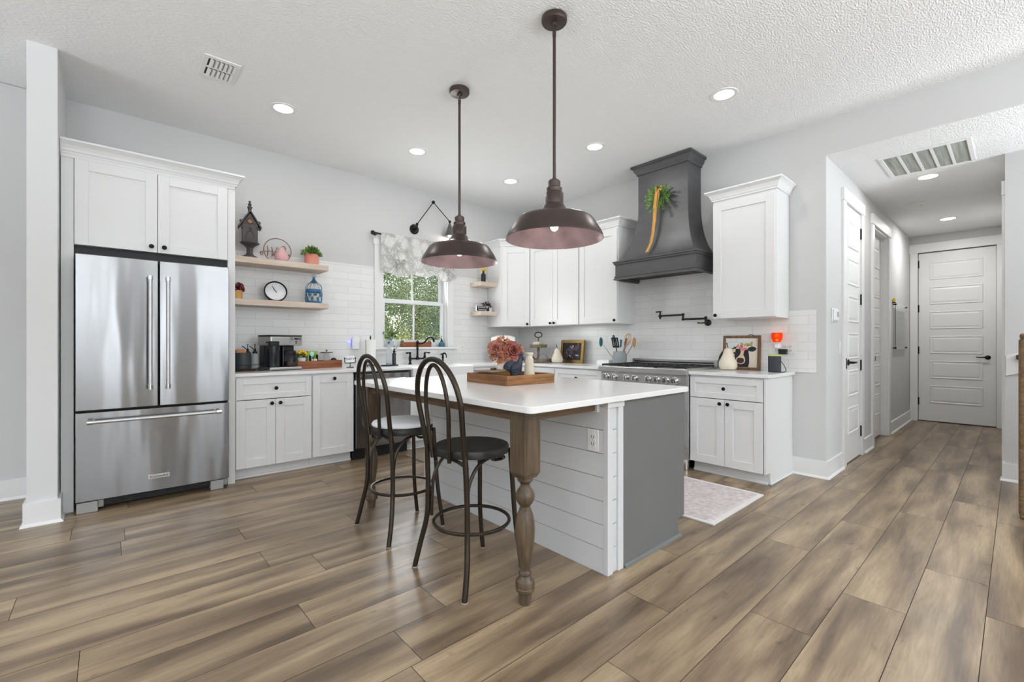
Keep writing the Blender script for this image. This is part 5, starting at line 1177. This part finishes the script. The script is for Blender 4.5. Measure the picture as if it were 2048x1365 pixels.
def picture(name, label, a, b, z, hgt, tilt, fw, ft, fm, cm):
    """framed picture standing on its lower edge from a to b (seen left to right)"""
    A_, B_ = Vector(a), Vector(b); d_ = B_-A_; W_ = d_.length
    T = thing(name, label, 'picture', (A_.x, A_.y, z), rot=(-tilt, 0, math.atan2(d_.y, d_.x)))
    T.rotation_mode = 'XYZ'
    mb = MB().box(0,0,0,fw,ft,hgt).box(W_-fw,0,0,W_,ft,hgt).box(fw,0,0,W_-fw,ft,fw).box(fw,0,hgt-fw,W_-fw,ft,hgt); mb.build('frame', fm, T, bevel=.0025)
    cv = MB().box(fw-.001,ft*.5,fw-.001,W_-fw+.001,ft*.8,hgt-fw+.001).build('canvas', cm, T)
    return T, cv, W_
T, cv, W_ = picture('framed_painting', 'gold framed dark painting leaning on the tiles in the corner run', (4.545, 4.125), (4.50, 3.695), CT+.0003, .305, .0, .036, .03, 'gold', 'canvas_dark')
T.rotation_euler.x = math.radians(-6); 
MB().box(.036,-.001,.036,.042,.012,.269).box(W_-.042,-.001,.036,W_-.036,.012,.269).box(.042,-.001,.036,W_-.042,.012,.042).box(.042,-.001,.263,W_-.042,.012,.269).build('gilt_slip', 'gold', T)
r = random.Random(21); mb = MB()
def blob(mb, cx, cz, rx, rz_, y, n=18, jag=.15, rnd=None, rot=0):
    rnd = rnd or random.Random(1); P_ = []
    for i in range(n):
        a = 2*pi*i/n; k = 1+rnd.uniform(-jag, jag); x_, z_ = rx*math.cos(a)*k, rz_*math.sin(a)*k
        P_.append((cx+x_*math.cos(rot)-z_*math.sin(rot), y, cz+x_*math.sin(rot)+z_*math.cos(rot)))
    mb.add(P_, [tuple(range(n))])
for i in range(16): blob(mb, r.uniform(.10,.34), r.uniform(.09,.22), r.uniform(.01,.04), r.uniform(.01,.03), .0148-.00005*i, rnd=r, jag=.3)
mb.build('painted_blooms', 'plum', cv)
mb = MB()
for i in range(12): blob(mb, r.uniform(.15,.37), r.choice([r.uniform(.20,.25), r.uniform(.07,.12)]), r.uniform(.004,.02), r.uniform(.003,.010), .0138-.00005*i, rnd=r, jag=.4)
mb.build('painted_highlights', 'marble_vase', cv)
# cow picture, local x 0..W, z 0..h
T, cv, W_ = picture('cow_picture', 'wood-framed picture of a black and cream cow with a flower crown', (4.585, 1.972), (4.575, 1.618), CT+.0003, .335, .0, .026, .028, 'frame_wood', 'canvas_cream')
T.rotation_euler.x = math.radians(-4)
X_ = lambda px: (px-60)/(1150-60)*W_; Z_ = lambda py: (1245-py)/(1245-195)*.335
def poly(mb, L, y): mb.add([(X_(x), y, Z_(z)) for x, z in L], [tuple(range(len(L)))])
yb = .0138
mb = MB(); poly(mb, [(430,610),(480,600),(560,640),(580,720),(540,830),(450,890),(445,980),(480,1050),(500,1150),(800,1155),(835,1040),(830,900),(800,760),(780,660),(820,640),(740,600),(690,680),(660,780),(690,870),(560,800),(440,930),(400,830),(430,720)][:0] or
  [(430,610),(520,590),(740,600),(800,640),(815,740),(832,880),(835,1040),(805,1155),(495,1155),(470,1060),(440,960),(395,830),(425,720)], yb)
poly(mb, [(205,470),(300,455),(400,480),(450,520),(450,590),(370,615),(290,600),(230,560)], yb); poly(mb, [(770,600),(820,560),(900,525),(990,550),(1030,595),(1000,650),(930,685),(850,680),(800,655)], yb)
mb.build('cow_head', 'cow_black', cv)
mb = MB(); poly(mb, [(565,600),(700,610),(675,700),(660,790),(700,860),(720,950),(700,1030),(640,1065),(560,1075),(480,1040),(450,960),(455,890),(510,840),(560,780),(585,700)], yb-.0003); mb.build('cow_blaze', 'cow_cream', cv)
mb = MB(); poly(mb, [(500,885),(580,878),(660,890),(690,950),(670,1020),(590,1050),(500,1030),(465,970)], yb-.0006); poly(mb, [(365,715),(420,700),(430,760),(390,770)], yb-.0006); mb.build('cow_muzzle', 'cow_nose', cv)
r = random.Random(31); mb = MB()
for i in range(26):
    t = i/25; blob(mb, X_(420+r.uniform(0,480)), Z_(r.uniform(400,520)), .012, .005, yb-.0008-.00002*i, 8, .1, r, r.uniform(0,pi))
for x, z in [(330,520),(380,550),(530,370),(610,400),(740,440),(850,500),(890,490),(540,590),(700,500)]: blob(mb, X_(x), Z_(z), .013, .005, yb-.0009, 8, .1, r, r.uniform(0,pi))
mb.build('crown_leaves', 'leaf_light', cv)
mb = MB()
for x, z, q in [(480,530,.010),(600,520,.017),(640,610,.018),(720,600,.012),(770,490,.013),(560,560,.012)]: blob(mb, X_(x), Z_(z), q, q, yb-.0012, 14, .12, r)
mb.build('crown_petals', 'petal_pink', cv)
mb = MB()
for x, z, q in [(480,530,.005),(605,525,.009),(790,485,.006),(715,600,.005)]: blob(mb, X_(x), Z_(z), q, q, yb-.0015, 12, .15, r)
mb.build('crown_centres', 'petal_red', cv)
MB().tube([(.235,.01,.335),(.25,.01,.342),(.275,.01,.342),(.29,.01,.335)], .003, 6).build('hanger', 'dark', T)

# ---- utensil crock and napkins
T = thing('utensil_crock', 'grey stoneware crock full of kitchen utensils left of the range', 'crock', (4.42, 3.075, CT))
MB().lathe([(.068,0),(.078,.01),(.082,.08),(.080,.125),(.070,.150),(.072,.165),(.066,.165),(.062,.15),(.070,.12),(.001,.02)], n=40).build('crock', 'stoneware', T, smooth=True)
def uten(name, label, dx, dy, h, fn, m, tilt):
    """a utensil leaning in the crock; head built by fn at the top of the handle"""
    U = thing(name, label, 'utensil', (4.42+dx*.25, 3.075+dy*.25, CT+.024), group=None)
    tip = Vector((dx*1.25, dy*1.25, h)); MB().cyl((0,0,0), tip, .0045, 8, .004).build('handle', tilt, U, smooth=True)
    mb = MB(); fn(mb, Vector((0,0,0)), tip.normalized()); mb.v = [tuple(tip+Vector(p_)*1.45) for p_ in mb.v]; mb.build('head', m, U, smooth=True, solid=.0); return U
def head_spoon(mb, p, d): mb.ball(p+d*.03, .026, 14, 1.5, .85, .3)
def head_spatula(mb, p, d): q = d.cross(Vector((0,0,1))).normalized(); vv = Vector((.5,.6,0)).normalized(); mb.T = Matrix.Translation(p) @ d.to_track_quat('Z','Y').to_matrix().to_4x4(); mb.box(-.026,-.003,0,.026,.003,.085); mb.T = None
def head_slot(mb, p, d):
    mb.T = Matrix.Translation(p) @ d.to_track_quat('Z','Y').to_matrix().to_4x4()
    for i in range(4): mb.box(-.030+i*.017,-.003,.01,-.021+i*.017,.003,.075)
    mb.box(-.030,-.003,0,.030,.003,.012).box(-.030,-.003,.073,.030,.003,.082); mb.T = None
def head_server(mb, p, d):
    mb.T = Matrix.Translation(p) @ d.to_track_quat('Z','Y').to_matrix().to_4x4(); mb.ball((0,0,.03), .026, 14, 1.3, 1, .35)
    for i in range(5):
        for s in (-1, 1): mb.cyl((s*.018,0,.008+i*.011),(s*.036,-.010,.010+i*.011),.003,6)
    mb.T = None
def head_whisk(mb, p, d):
    mb.T = Matrix.Translation(p) @ d.to_track_quat('Z','Y').to_matrix().to_4x4()
    for k in range(5):
        a = k*pi/5; c_, s_ = math.cos(a), math.sin(a)
        mb.tube([(t*c_, t*s_, z) for t, z in [(.003,0),(.020,.03),(.028,.065),(.018,.095),(0,.105),(-.018,.095),(-.028,.065),(-.020,.03),(-.003,0)]], .0014, 5, smooth=3)
    mb.T = None
def head_stick(mb, p, d): mb.cyl(p, p+d*.06, .006, 8, .008)
uten('serving_spoon', 'teal serving spoon leaning left in the utensil crock', -.055, .115, .215, head_spoon, 'teal_utensil', 'chrome')
uten('pasta_server', 'teal toothed pasta server standing in the utensil crock', -.02, .03, .245, head_server, 'teal_utensil', 'teal_utensil')
uten('slotted_turner', 'black slotted turner in the utensil crock', -.045, .0, .185, head_slot, 'dark', 'dark')
uten('whisk', 'wire balloon whisk standing in the utensil crock', .0, -.055, .20, head_whisk, 'leather', 'chrome')
uten('wooden_spoon', 'wooden spoon leaning right in the utensil crock', .02, -.10, .21, head_spoon, 'amber_wood', 'amber_wood')
uten('stirring_stick', 'slim red-brown stirring stick sloping across the utensil crock', -.02, -.06, .21, head_stick, 'tray_wood', 'tray_wood')
uten('striped_stick', 'blue-striped stick in the middle of the utensil crock', -.015, -.02, .19, head_stick, 'blue_enamel', 'white_plastic')
T = thing('napkin_stack', 'low white napkin box between the gold picture and the utensil crock', 'napkins', (4.43, 3.285, CT), math.radians(4))
MB().box(-.06,-.085,0,.06,.085,.052).build('box', 'white_plastic', T, bevel=.004); MB().box(-.05,-.075,.052,.05,.075,.060).build('napkins', 'paper', T, bevel=.002)

# ---- pot filler
T = thing('pot_filler', 'black jointed pot filler faucet on the tiles above the range', 'faucet', (WX-.009, 2.125, 1.385))
mb = MB().lathe([(.034,0),(.034,.006),(.022,.012),(.016,.02),(.015,.06),(.001,.064)], (0,0,0), 24, (-1,0,0)).cyl((-.055,0,-.004),(-.055,0,.045),.012).ball((-.055,0,.048),.017,14)
mb.tube([(-.04,.012,.0),(-.055,.05,-.004),(-.06,.085,.0)], [.008,.005,.007], 8, smooth=3); mb.build('wall_mount', 'dark', T, smooth=True)
MB().cyl((-.055,0,.042),(-.075,.235,.042),.010,12).ball((-.075,.235,.042),.016,12).cyl((-.075,.235,.042),(-.075,.235,.086),.010,12).ball((-.075,.235,.09),.017,12).build('lower_arm', 'dark', T, smooth=True)
MB().cyl((-.075,.235,.090),(-.085,.495,.088),.010,12).ball((-.085,.495,.086),.019,12).cyl((-.085,.495,.086),(-.085,.495,.055),.012,12,.010).cyl((-.085,.495,.09),(-.085,.495,.13),.012,12,.007).build('upper_arm', 'dark', T, smooth=True)
MB().tube([(-.085,.478,.135),(-.085,.505,.135),(-.087,.545,.133)], [.005,.007,.008], 8, smooth=3).build('lever', 'dark', T, smooth=True)
# ---- wax warmer and speaker
T = thing('wax_warmer', 'glowing orange glass wax warmer plugged in on the right end of the tiles', 'wax warmer', (WX-.018, 1.462, 1.16))
MB().box(-.065,-.018,-.035,-.001,.018,.01).build('plug', 'white_plastic', T, bevel=.006); MB().lathe([(.022,.01),(.026,.018),(.028,.02),(.001,.021)], (-.055,0,0), 24).build('socket_cup', 'white_plastic', T, smooth=True)
MB().lathe([(.026,.021),(.042,.048),(.047,.078),(.044,.108),(.041,.108),(.044,.078),(.039,.050),(.024,.024)], (-.055,0,0), 32, cap=False).build('glass_shade', 'amber_glass', T, smooth=True)
MB().ball((-.055,0,.042), .012, 12).build('bulb', 'bulb_on', T, smooth=True)
lamp('warmer_glow', 'POINT', (WX-.075, 1.462, 1.245), energy=.10, color=(1,.46,.2), shadow_soft_size=.02)
T = thing('power_adapter', 'small black power adapter plugged in under the wax warmer', 'adapter', (WX-.018, 1.422, 1.095))
MB().box(-.05,-.032,-.022,-.001,.032,.024).build('adapter', 'dark', T, bevel=.005)
T = thing('speaker', 'charcoal cylindrical cloth speaker with a lime rim at the right end of the worktop', 'speaker', (4.42, 1.44, CT))
MB().lathe([(.046,0),(.050,.005),(.051,.02),(.051,.146)], n=40).build('fabric_body', 'charcoal_speaker', T, smooth=True)
mat('lime_rim', (176, 196, 60), .4); MB().lathe([(.0515,.144),(.0515,.150),(.045,.152),(.044,.149),(.001,.149)], n=40).build('top_rim', 'lime_rim', T, smooth=True)
MB().tube([(.0,-.052,.10),(.02,-.07,.06),(.03,-.082,.02),(.02,-.070,.004),(-.02,-.052,.004),(-.05,-.02,.004)], .003, 8, smooth=4).build('strap', 'dark', T, smooth=True)

# ---- wreath on the hood
T = thing('wreath', 'small green cedar swag with a long tan ribbon hanging on the range hood', 'wreath', (WX-.286, 2.487, 2.72))
r = random.Random(14); mb = MB(); mb2 = MB()
for i in range(34):
    a = 2*pi*i/34+r.uniform(-.1,.1); L = r.uniform(.09,.165); tip = Vector((-.05-r.uniform(0,.05), math.cos(a)*L*1.05, math.sin(a)*L*.95-.01)); 
    for j in range(26):
        t = r.uniform(.15, 1); p = Vector((-.012,0,0)).lerp(tip, t); p.z -= .02*t*t
        s_ = r.choice((-1,1)); dd = (tip.normalized()+Vector((-.2, -math.sin(a)*s_*.7, math.cos(a)*s_*.7)))
        leafquad(mb if r.random() < .6 else mb2, p, dd, Vector((-1,r.uniform(-.4,.4),r.uniform(-.4,.4))), .034*(1.25-t*.5), .0085)
mat('cedar', (84, 132, 52), .6, var=(30, .4)); mat('cedar_light', (132, 168, 76), .6, var=(30, .3))
mb.m = 1; mb.add(mb2.v, mb2.f); mb.build('cedar_sprays', ['cedar', 'cedar_light'], T)
def rib(side, w_, path):
    def g(u, v):
        n = len(path)-1; k = min(int(u*n), n-1); f = u*n-k; p = Vector(path[k]).lerp(Vector(path[k+1]), f); return (p.x, p.y+(v-.5)*w_, p.z)
    return MB().grid(g, 24, 2)
rib(0, .036, [(-.075,.018,.055),(-.085,.020,.0),(-.080,.040,-.12),(-.085,.040,-.25),(-.105,.045,-.40),(-.125,.055,-.50),(-.165,.080,-.60)]).build('ribbon_tail', 'ribbon', T, smooth=True, solid=.0015)
rib(0, .018, [(-.080,.0,.06),(-.075,-.005,.0),(-.070,.020,-.10),(-.075,.030,-.20),(-.080,.032,-.28)]).build('ribbon_tail', 'ribbon', T, smooth=True, solid=.0015)
b = MB()
for s in (-1, 1): b.grid(lambda u, v: (-.085+.012*math.sin(u*pi), s*(.010+.030*math.sin(u*pi)), .062+(v-.5)*.022+.016*math.sin(u*2*pi)), 12, 2)
b.build('ribbon_bow', 'ribbon', T, smooth=True, solid=.0015)

# ---- island things: (island top .905)
IT = .905
cA, cB, cC = Vector((1.836, 2.105)), Vector((1.80, 2.545)), Vector((2.245, 2.085))
ux = (cC-cA).normalized(); LX = (cC-cA).length; LY = .45; rz = math.atan2(ux.y, ux.x)
T = thing('serving_tray', 'square rustic wooden serving tray on the island', 'tray', (cA.x, cA.y, IT+.0003), rz)
MB().box(0,0,0,LX,.016,.062).build('side', 'tray_wood', T, bevel=.002); MB().box(0,LY-.016,0,LX,LY,.062).build('side', 'tray_wood', T, bevel=.002)
MB().box(0,.016,0,.016,LY-.016,.062).build('side', 'tray_wood_y', T, bevel=.002); MB().box(LX-.016,.016,0,LX,LY-.016,.062).build('side', 'tray_wood_y', T, bevel=.002)
MB().box(.016,.016,0,LX-.016,LY-.016,.012).build('bottom', 'tray_wood', T)
def ontray(u, v, z=.0125): return (cA.x+u*math.cos(rz)-v*math.sin(rz), cA.y+u*math.sin(rz)+v*math.cos(rz), IT+z)
T = thing('rooster_figurine', 'small dark slate rooster figurine on the wooden serving tray', 'figurine', ontray(.205, .165), math.radians(-42))
MB().lathe([(.001,-.052),(.022,-.046),(.038,-.026),(.044,0),(.040,.024),(.028,.044),(.012,.054),(.001,.056)], (0,0,.078), 28, (.25,0,1)).tube([(.012,0,.09),(.024,0,.115),(.031,0,.140),(.034,0,.157)], [.033,.024,.018,.015], 16, smooth=4).ball((.036,0,.160), .0165, 14).build('body', 'slate_blue', T, smooth=True)
mb = MB()
for x, z in [(.026,.178),(.036,.183),(.046,.178)]: mb.ball((x,0,z), .0075, 10, 1.5, 1, .45)
mb.ball((.050,0,.146),.006,8,1.6,1,.5).add([(.048,-.004,.163),(.048,.004,.163),(.064,0,.157),(.048,0,.153)], [(0,2,1),(0,3,2),(1,2,3),(0,1,3)]); mb.build('comb_and_beak', 'slate_blue', T, smooth=True)
mb = MB()
for k in range(8):
    a = math.radians(92+k*11); L = .078-.002*k
    for s in (-1, 1): mb.tube([(-.012,s*.006,.070),(-.020+L*.55*math.cos(a),s*.010,.075+L*.62*math.sin(a)),(-.022+L*math.cos(a),s*.006,.078+L*.80*math.sin(a))], [.014,.011,.004], 8, smooth=4)
for s in (-1, 1):
    for k in range(5): mb.tube([(.026,s*.034,.098-k*.011),(.002,s*(.044),.082-k*.010),(-.026,s*.038,.080-k*.008)], [.006,.008,.003], 8, smooth=3)
mb.build('tail_and_wings', 'slate_blue', T, smooth=True)
MB().cyl((.006,.014,0),(.004,.014,.034),.006).cyl((.006,-.014,0),(.004,-.014,.034),.006).lathe([(.026,0),(.024,.006),(.001,.007)], (.005,0,0), 20).build('feet', 'slate_blue', T, smooth=True)
T = thing('candlestick', 'ribbed cream ceramic candlestick on the wooden serving tray', 'candlestick', ontray(.325, .16))
mb = MB().lathe([(.040,0),(.041,.006),(.024,.150),(.020,.160),(.021,.168),(.026,.178),(.028,.185),(.025,.190),(.018,.186),(.001,.180)], n=40)
for k in range(20): a = 2*pi*k/20; mb.tube([(.040*math.cos(a),.040*math.sin(a),.004),(.0245*math.cos(a),.0245*math.sin(a),.148)], .0022, 5)
mb.build('body', 'cream_ceramic', T, smooth=True)
T = thing('acrylic_box', 'clear acrylic box with a wooden plank lid on the serving tray', 'box', ontray(.12, .30), math.radians(6))
MB().box(-.105,-.07,0,.105,-.066,.060).box(-.105,.066,0,.105,.07,.060).box(-.105,-.066,0,-.101,.066,.060).box(.101,-.066,0,.105,.066,.060).build('box', 'acrylic', T)
MB().box(-.115,-.078,.0605,.115,.078,.070).build('lid', 'old_wood', T, bevel=.002); MB().box(-.022,-.010,.070,.022,.010,.086).build('lid_handle', 'brushed_bronze', T, bevel=.003)
T = thing('flower_vase', 'pale marbled vase of large dusty rose and peach flowers on the island', 'vase', (2.362, 2.752, IT+.0003))
MB().lathe([(.052,0),(.060,.01),(.066,.05),(.060,.090),(.045,.118),(.040,.130),(.044,.140),(.038,.138),(.001,.12)], n=36).build('vase', 'marble_vase', T, smooth=True)
r = random.Random(17)
def rose(c, R_, m, seed, nn=(0,-1,.35)):
    rr_ = random.Random(seed); mb = MB(); q = Vector((0,0,1)).rotation_difference(Vector(nn)).to_matrix().to_4x4(); mb.T = Matrix.Translation(Vector(c)) @ q
    lay = [(.18,.95,3,.2),(.36,.88,4,.5),(.55,.76,5,.85),(.75,.58,6,1.15),(.98,.36,7,1.5)]
    for k, (f_, h_, n_, op) in enumerate(lay):
        for j in range(n_):
            a0 = 2*pi*j/n_ + k*.7 + rr_.uniform(-.15,.15); wd = 2*pi/n_*.72
            def g(u, v):
                a = a0+(u-.5)*2*wd*.75; rad_ = R_*f_*(.35+.65*v**.6)*(1+.18*op*v**3); z = R_*(-.25+(h_*.95+.25)*math.sin(v*pi*.5*min(1.2,.75+.35*(1.6-op)))) - R_*.35*op*v**4*.5
                edge = (1-(2*u-1)**2)**.5; z -= R_*.25*v*(1-edge)
                return (rad_*math.cos(a), rad_*math.sin(a), z)
            mb.grid(g, 8, 6)
    mb.T = None; return mb.build('rose', m, T, smooth=True, ang=180)
rose((-.075,.0,.225), .058, 'rose', 1, (-.75,-.7,.35)); rose((.035,-.070,.205), .066, 'rose_dark', 2, (-.35,-1,.25)); rose((.03,.05,.24), .055, 'rose', 3, (.3,.4,1))
mb = MB()
for c_, n_ in [((-.05,0,.185), 110), ((.05,-.03,.18), 100), ((-.01,-.03,.18), 90), ((.085,-.045,.205), 60), ((0,0,.25), 60)]:
    for i in range(n_):
        d = rnd_unit(r); p = Vector(c_)+d*.045; leafquad(mb, p, d+rnd_unit(r)*.6, rnd_unit(r), .042, .030)
mb.build('small_petals', 'peach', T, smooth=False)
mb = MB().tube([(0,0,.13),(-.07,-.03,.18),(-.125,-.05,.185),(-.155,-.06,.175)], .003, 6, smooth=3)
for t in range(5): mb.tube([(-.10-.012*t,-.04,.183),(-.115-.014*t,-.05,.165+.01*(t%2)*2)], [.005,.002], 6)
for i in range(5): mb.cyl((0,0,.1),(.05*math.cos(i*1.25),.05*math.sin(i*1.25),.2),.0025,6)
mb.build('twigs', 'stem_brown', T, smooth=True)

# ---- floor items
T = thing('runner_rug', 'faded pink and grey runner rug in front of the range', 'rug', (3.315, 2.6, .0))
mb = MB().grid(lambda u, v: (-.405+.81*u, -1.28+2.56*v, .006+.0008*math.sin(u*9+v*23)), 40, 60); mb.build('pile', 'rug', T, smooth=True, solid=.006)
MB().box(-.430,-1.305,.0015,.430,-1.272,.0106).box(-.430,1.272,.0015,.430,1.305,.0106).box(-.430,-1.272,.0015,-.400,1.272,.0106).box(.400,-1.272,.0015,.430,1.272,.0106).build('border', 'rug_border', T)
o = MB().box(2.30, 3.75, .0015, 2.86, 4.25, .010).build('sink_mat', 'mat_taupe', None, bevel=.003); tag(o, 'taupe mat on the floor in front of the sink', 'mat')
# ---- woven panel at the right edge
T = thing('woven_screen', 'tall brown woven basketwork panel cut off by the right edge of the photo', 'screen', (4.56, -.45, 0))
MB().box(-.05,-.45,0,.05,.44,.03).box(-.05,-.45,1.20,.05,.44,1.236).box(-.05,.415,.03,.05,.445,1.20).box(-.05,-.45,.03,.05,-.42,1.20).build('frame', 'wicker', T, bevel=.012, seg=3)
MB().box(-.040,-.42,.031,.040,.414,1.199).build('core', 'wicker', T)
def weave(u, v):
    return (-.0435 - .005*math.sin(u*40*pi)*(1 if int(v*44) % 2 else -1)*abs(math.sin(v*44*pi))**.5, -.42+.835*u, .031+1.168*v)
mb = MB().grid(weave, 160, 176); mb.build('woven_strips', 'wicker', T, smooth=True)
# ---- stair handrail bracket plate
T = thing('stair_handrail', 'end of a dark handrail on a white board at the far right', 'handrail', (5.699, .02, .98))
mb = MB().prism([(.045,.088),(.045,-.085),(-.09,-.045),(-.09,.135)], -.018, -.0005); mb.v = [(z, x, y) for x, y, z in mb.v]; mb.build('rosette_board', 'trim_white', T, bevel=.002)
MB().box(-.075,-.26,.055,-.02,-.012,.095).build('handrail', 'brown_dark', T, bevel=.008)
# ---- thermostat, whiteboard calendar
T = thing('thermostat', 'white wall thermostat just inside the hallway', 'thermostat', (4.86, HY-.0005, 1.425))
MB().box(-.085,-.010,-.062,.085,0,.062).build('back_plate', 'trim_white', T, bevel=.004); MB().box(-.070,-.026,-.05,.075,-.010,.05).build('housing', 'white_plastic', T, bevel=.006); MB().box(.0,-.0275,-.015,.055,-.0255,.03).build('display', 'lcd', T)
T = thing('acrylic_calendar', 'clear acrylic calendar board mounted on the hallway wall', 'calendar', (8.2, HY-.0005, 1.41))
MB().box(-.45,-.030,-.32,.45,-.026,.30).build('board', 'acrylic', T)
mb = MB()
for i in range(6): mb.box(-.43,-.0315,-.28+i*.095,.43,-.0305,-.277+i*.095)
for i in range(8): mb.box(-.43+i*.122,-.0315,-.28,-.427+i*.122,-.0305,.195)
mb.build('grid_lines', 'grey_plastic', T)
mb = MB()
for x in (-.43, .43):
    for z in (-.30, .28): mb.cyl((x,0,z),(x,-.036,z),.010,12)
mb.build('standoff', 'dark', T, smooth=True)
T = thing('marker_clip', 'yellow marker in a black clip at the top corner of the calendar board', 'marker', (7.72, HY-.001, 1.735))
MB().box(-.02,-.03,-.03,.03,-.0005,-.018).build('clip', 'dark', T); MB().cyl((0,-.016,-.018),(0,-.016,.03),.014,12).build('marker', 'yellow', T, smooth=True)

# ================================================================ outdoors
mat('grass', (92, 122, 58), .9, var=(3, .4)); mat('bark', (104, 88, 72), .9, var=(10, .4))
for nm, c_ in [('tree_bright', (218, 228, 130)), ('tree_mid', (170, 186, 144)), ('tree_deep', (136, 152, 132)), ('tree_bluegreen', (132, 158, 150))]: mat(nm, c_, .6, var=(7, .6))
o = MB().box(-10, WY+.2, -.4, 40, 45, -.35).build('lawn', 'grass', None); o['kind'] = 'structure'; o['label'] = 'grass outside the window'; o['category'] = 'ground'
def tree(x, y, rx, rz_, zc, n, m, seed, label, leaf=.16, dens_in=.4):
    T = thing('tree', label, 'tree', (x, y, -.35), group='trees outside the window')
    r = random.Random(seed); mb = MB(); q = random.Random(seed+5)
    cl = [(Vector((q.uniform(-1,1)*rx, q.uniform(-1,1)*rx, zc+q.uniform(-1,1)*rz_)), q.uniform(.35,.75)) for _ in range(46)]
    for _ in range(n):
        c_, R_ = r.choice(cl); d = rnd_unit(r); p = c_ + d*R_*r.uniform(dens_in, 1)
        if p.z < .1: continue
        leafquad(mb, p, d+rnd_unit(r)*.9, rnd_unit(r), leaf*r.uniform(.6,1.2), leaf*.5)
    mb.build('foliage', m, T)
    MB().tube([(0,0,0),(.05,0,zc*.5),(0,.05,zc*.9),(.1,0,zc+rz_*.6)], [.16,.13,.09,.03], 10).build('trunk', 'bark', T, smooth=True)
tree(3.75, 8.3, .62, .75, .75, 26000, 'tree_bright', 1, 'bright yellow-green tree at the left of the window view', .04)
tree(5.15, 9.0, .70, .9, 1.9, 26000, 'tree_mid', 2, 'mid-green tree filling the centre of the window view', .042)
tree(6.6, 10.2, .8, 1.1, 1.2, 26000, 'tree_bluegreen', 3, 'blue-green tree at the right of the window view', .045)
tree(5.4, 12.6, 1.7, 1.5, 2.9, 16000, 'tree_mid', 4, 'tall mid-green tree behind the others', .08)
tree(9.6, 14.6, 1.5, 1.9, 2.2, 15000, 'tree_deep', 5, 'dark green tree at the far right of the woods', .11)
tree(7.8, 20.5, 3.0, 2.6, 3.0, 16000, 'tree_deep', 6, 'dark green tree deepest in the woods', .18)
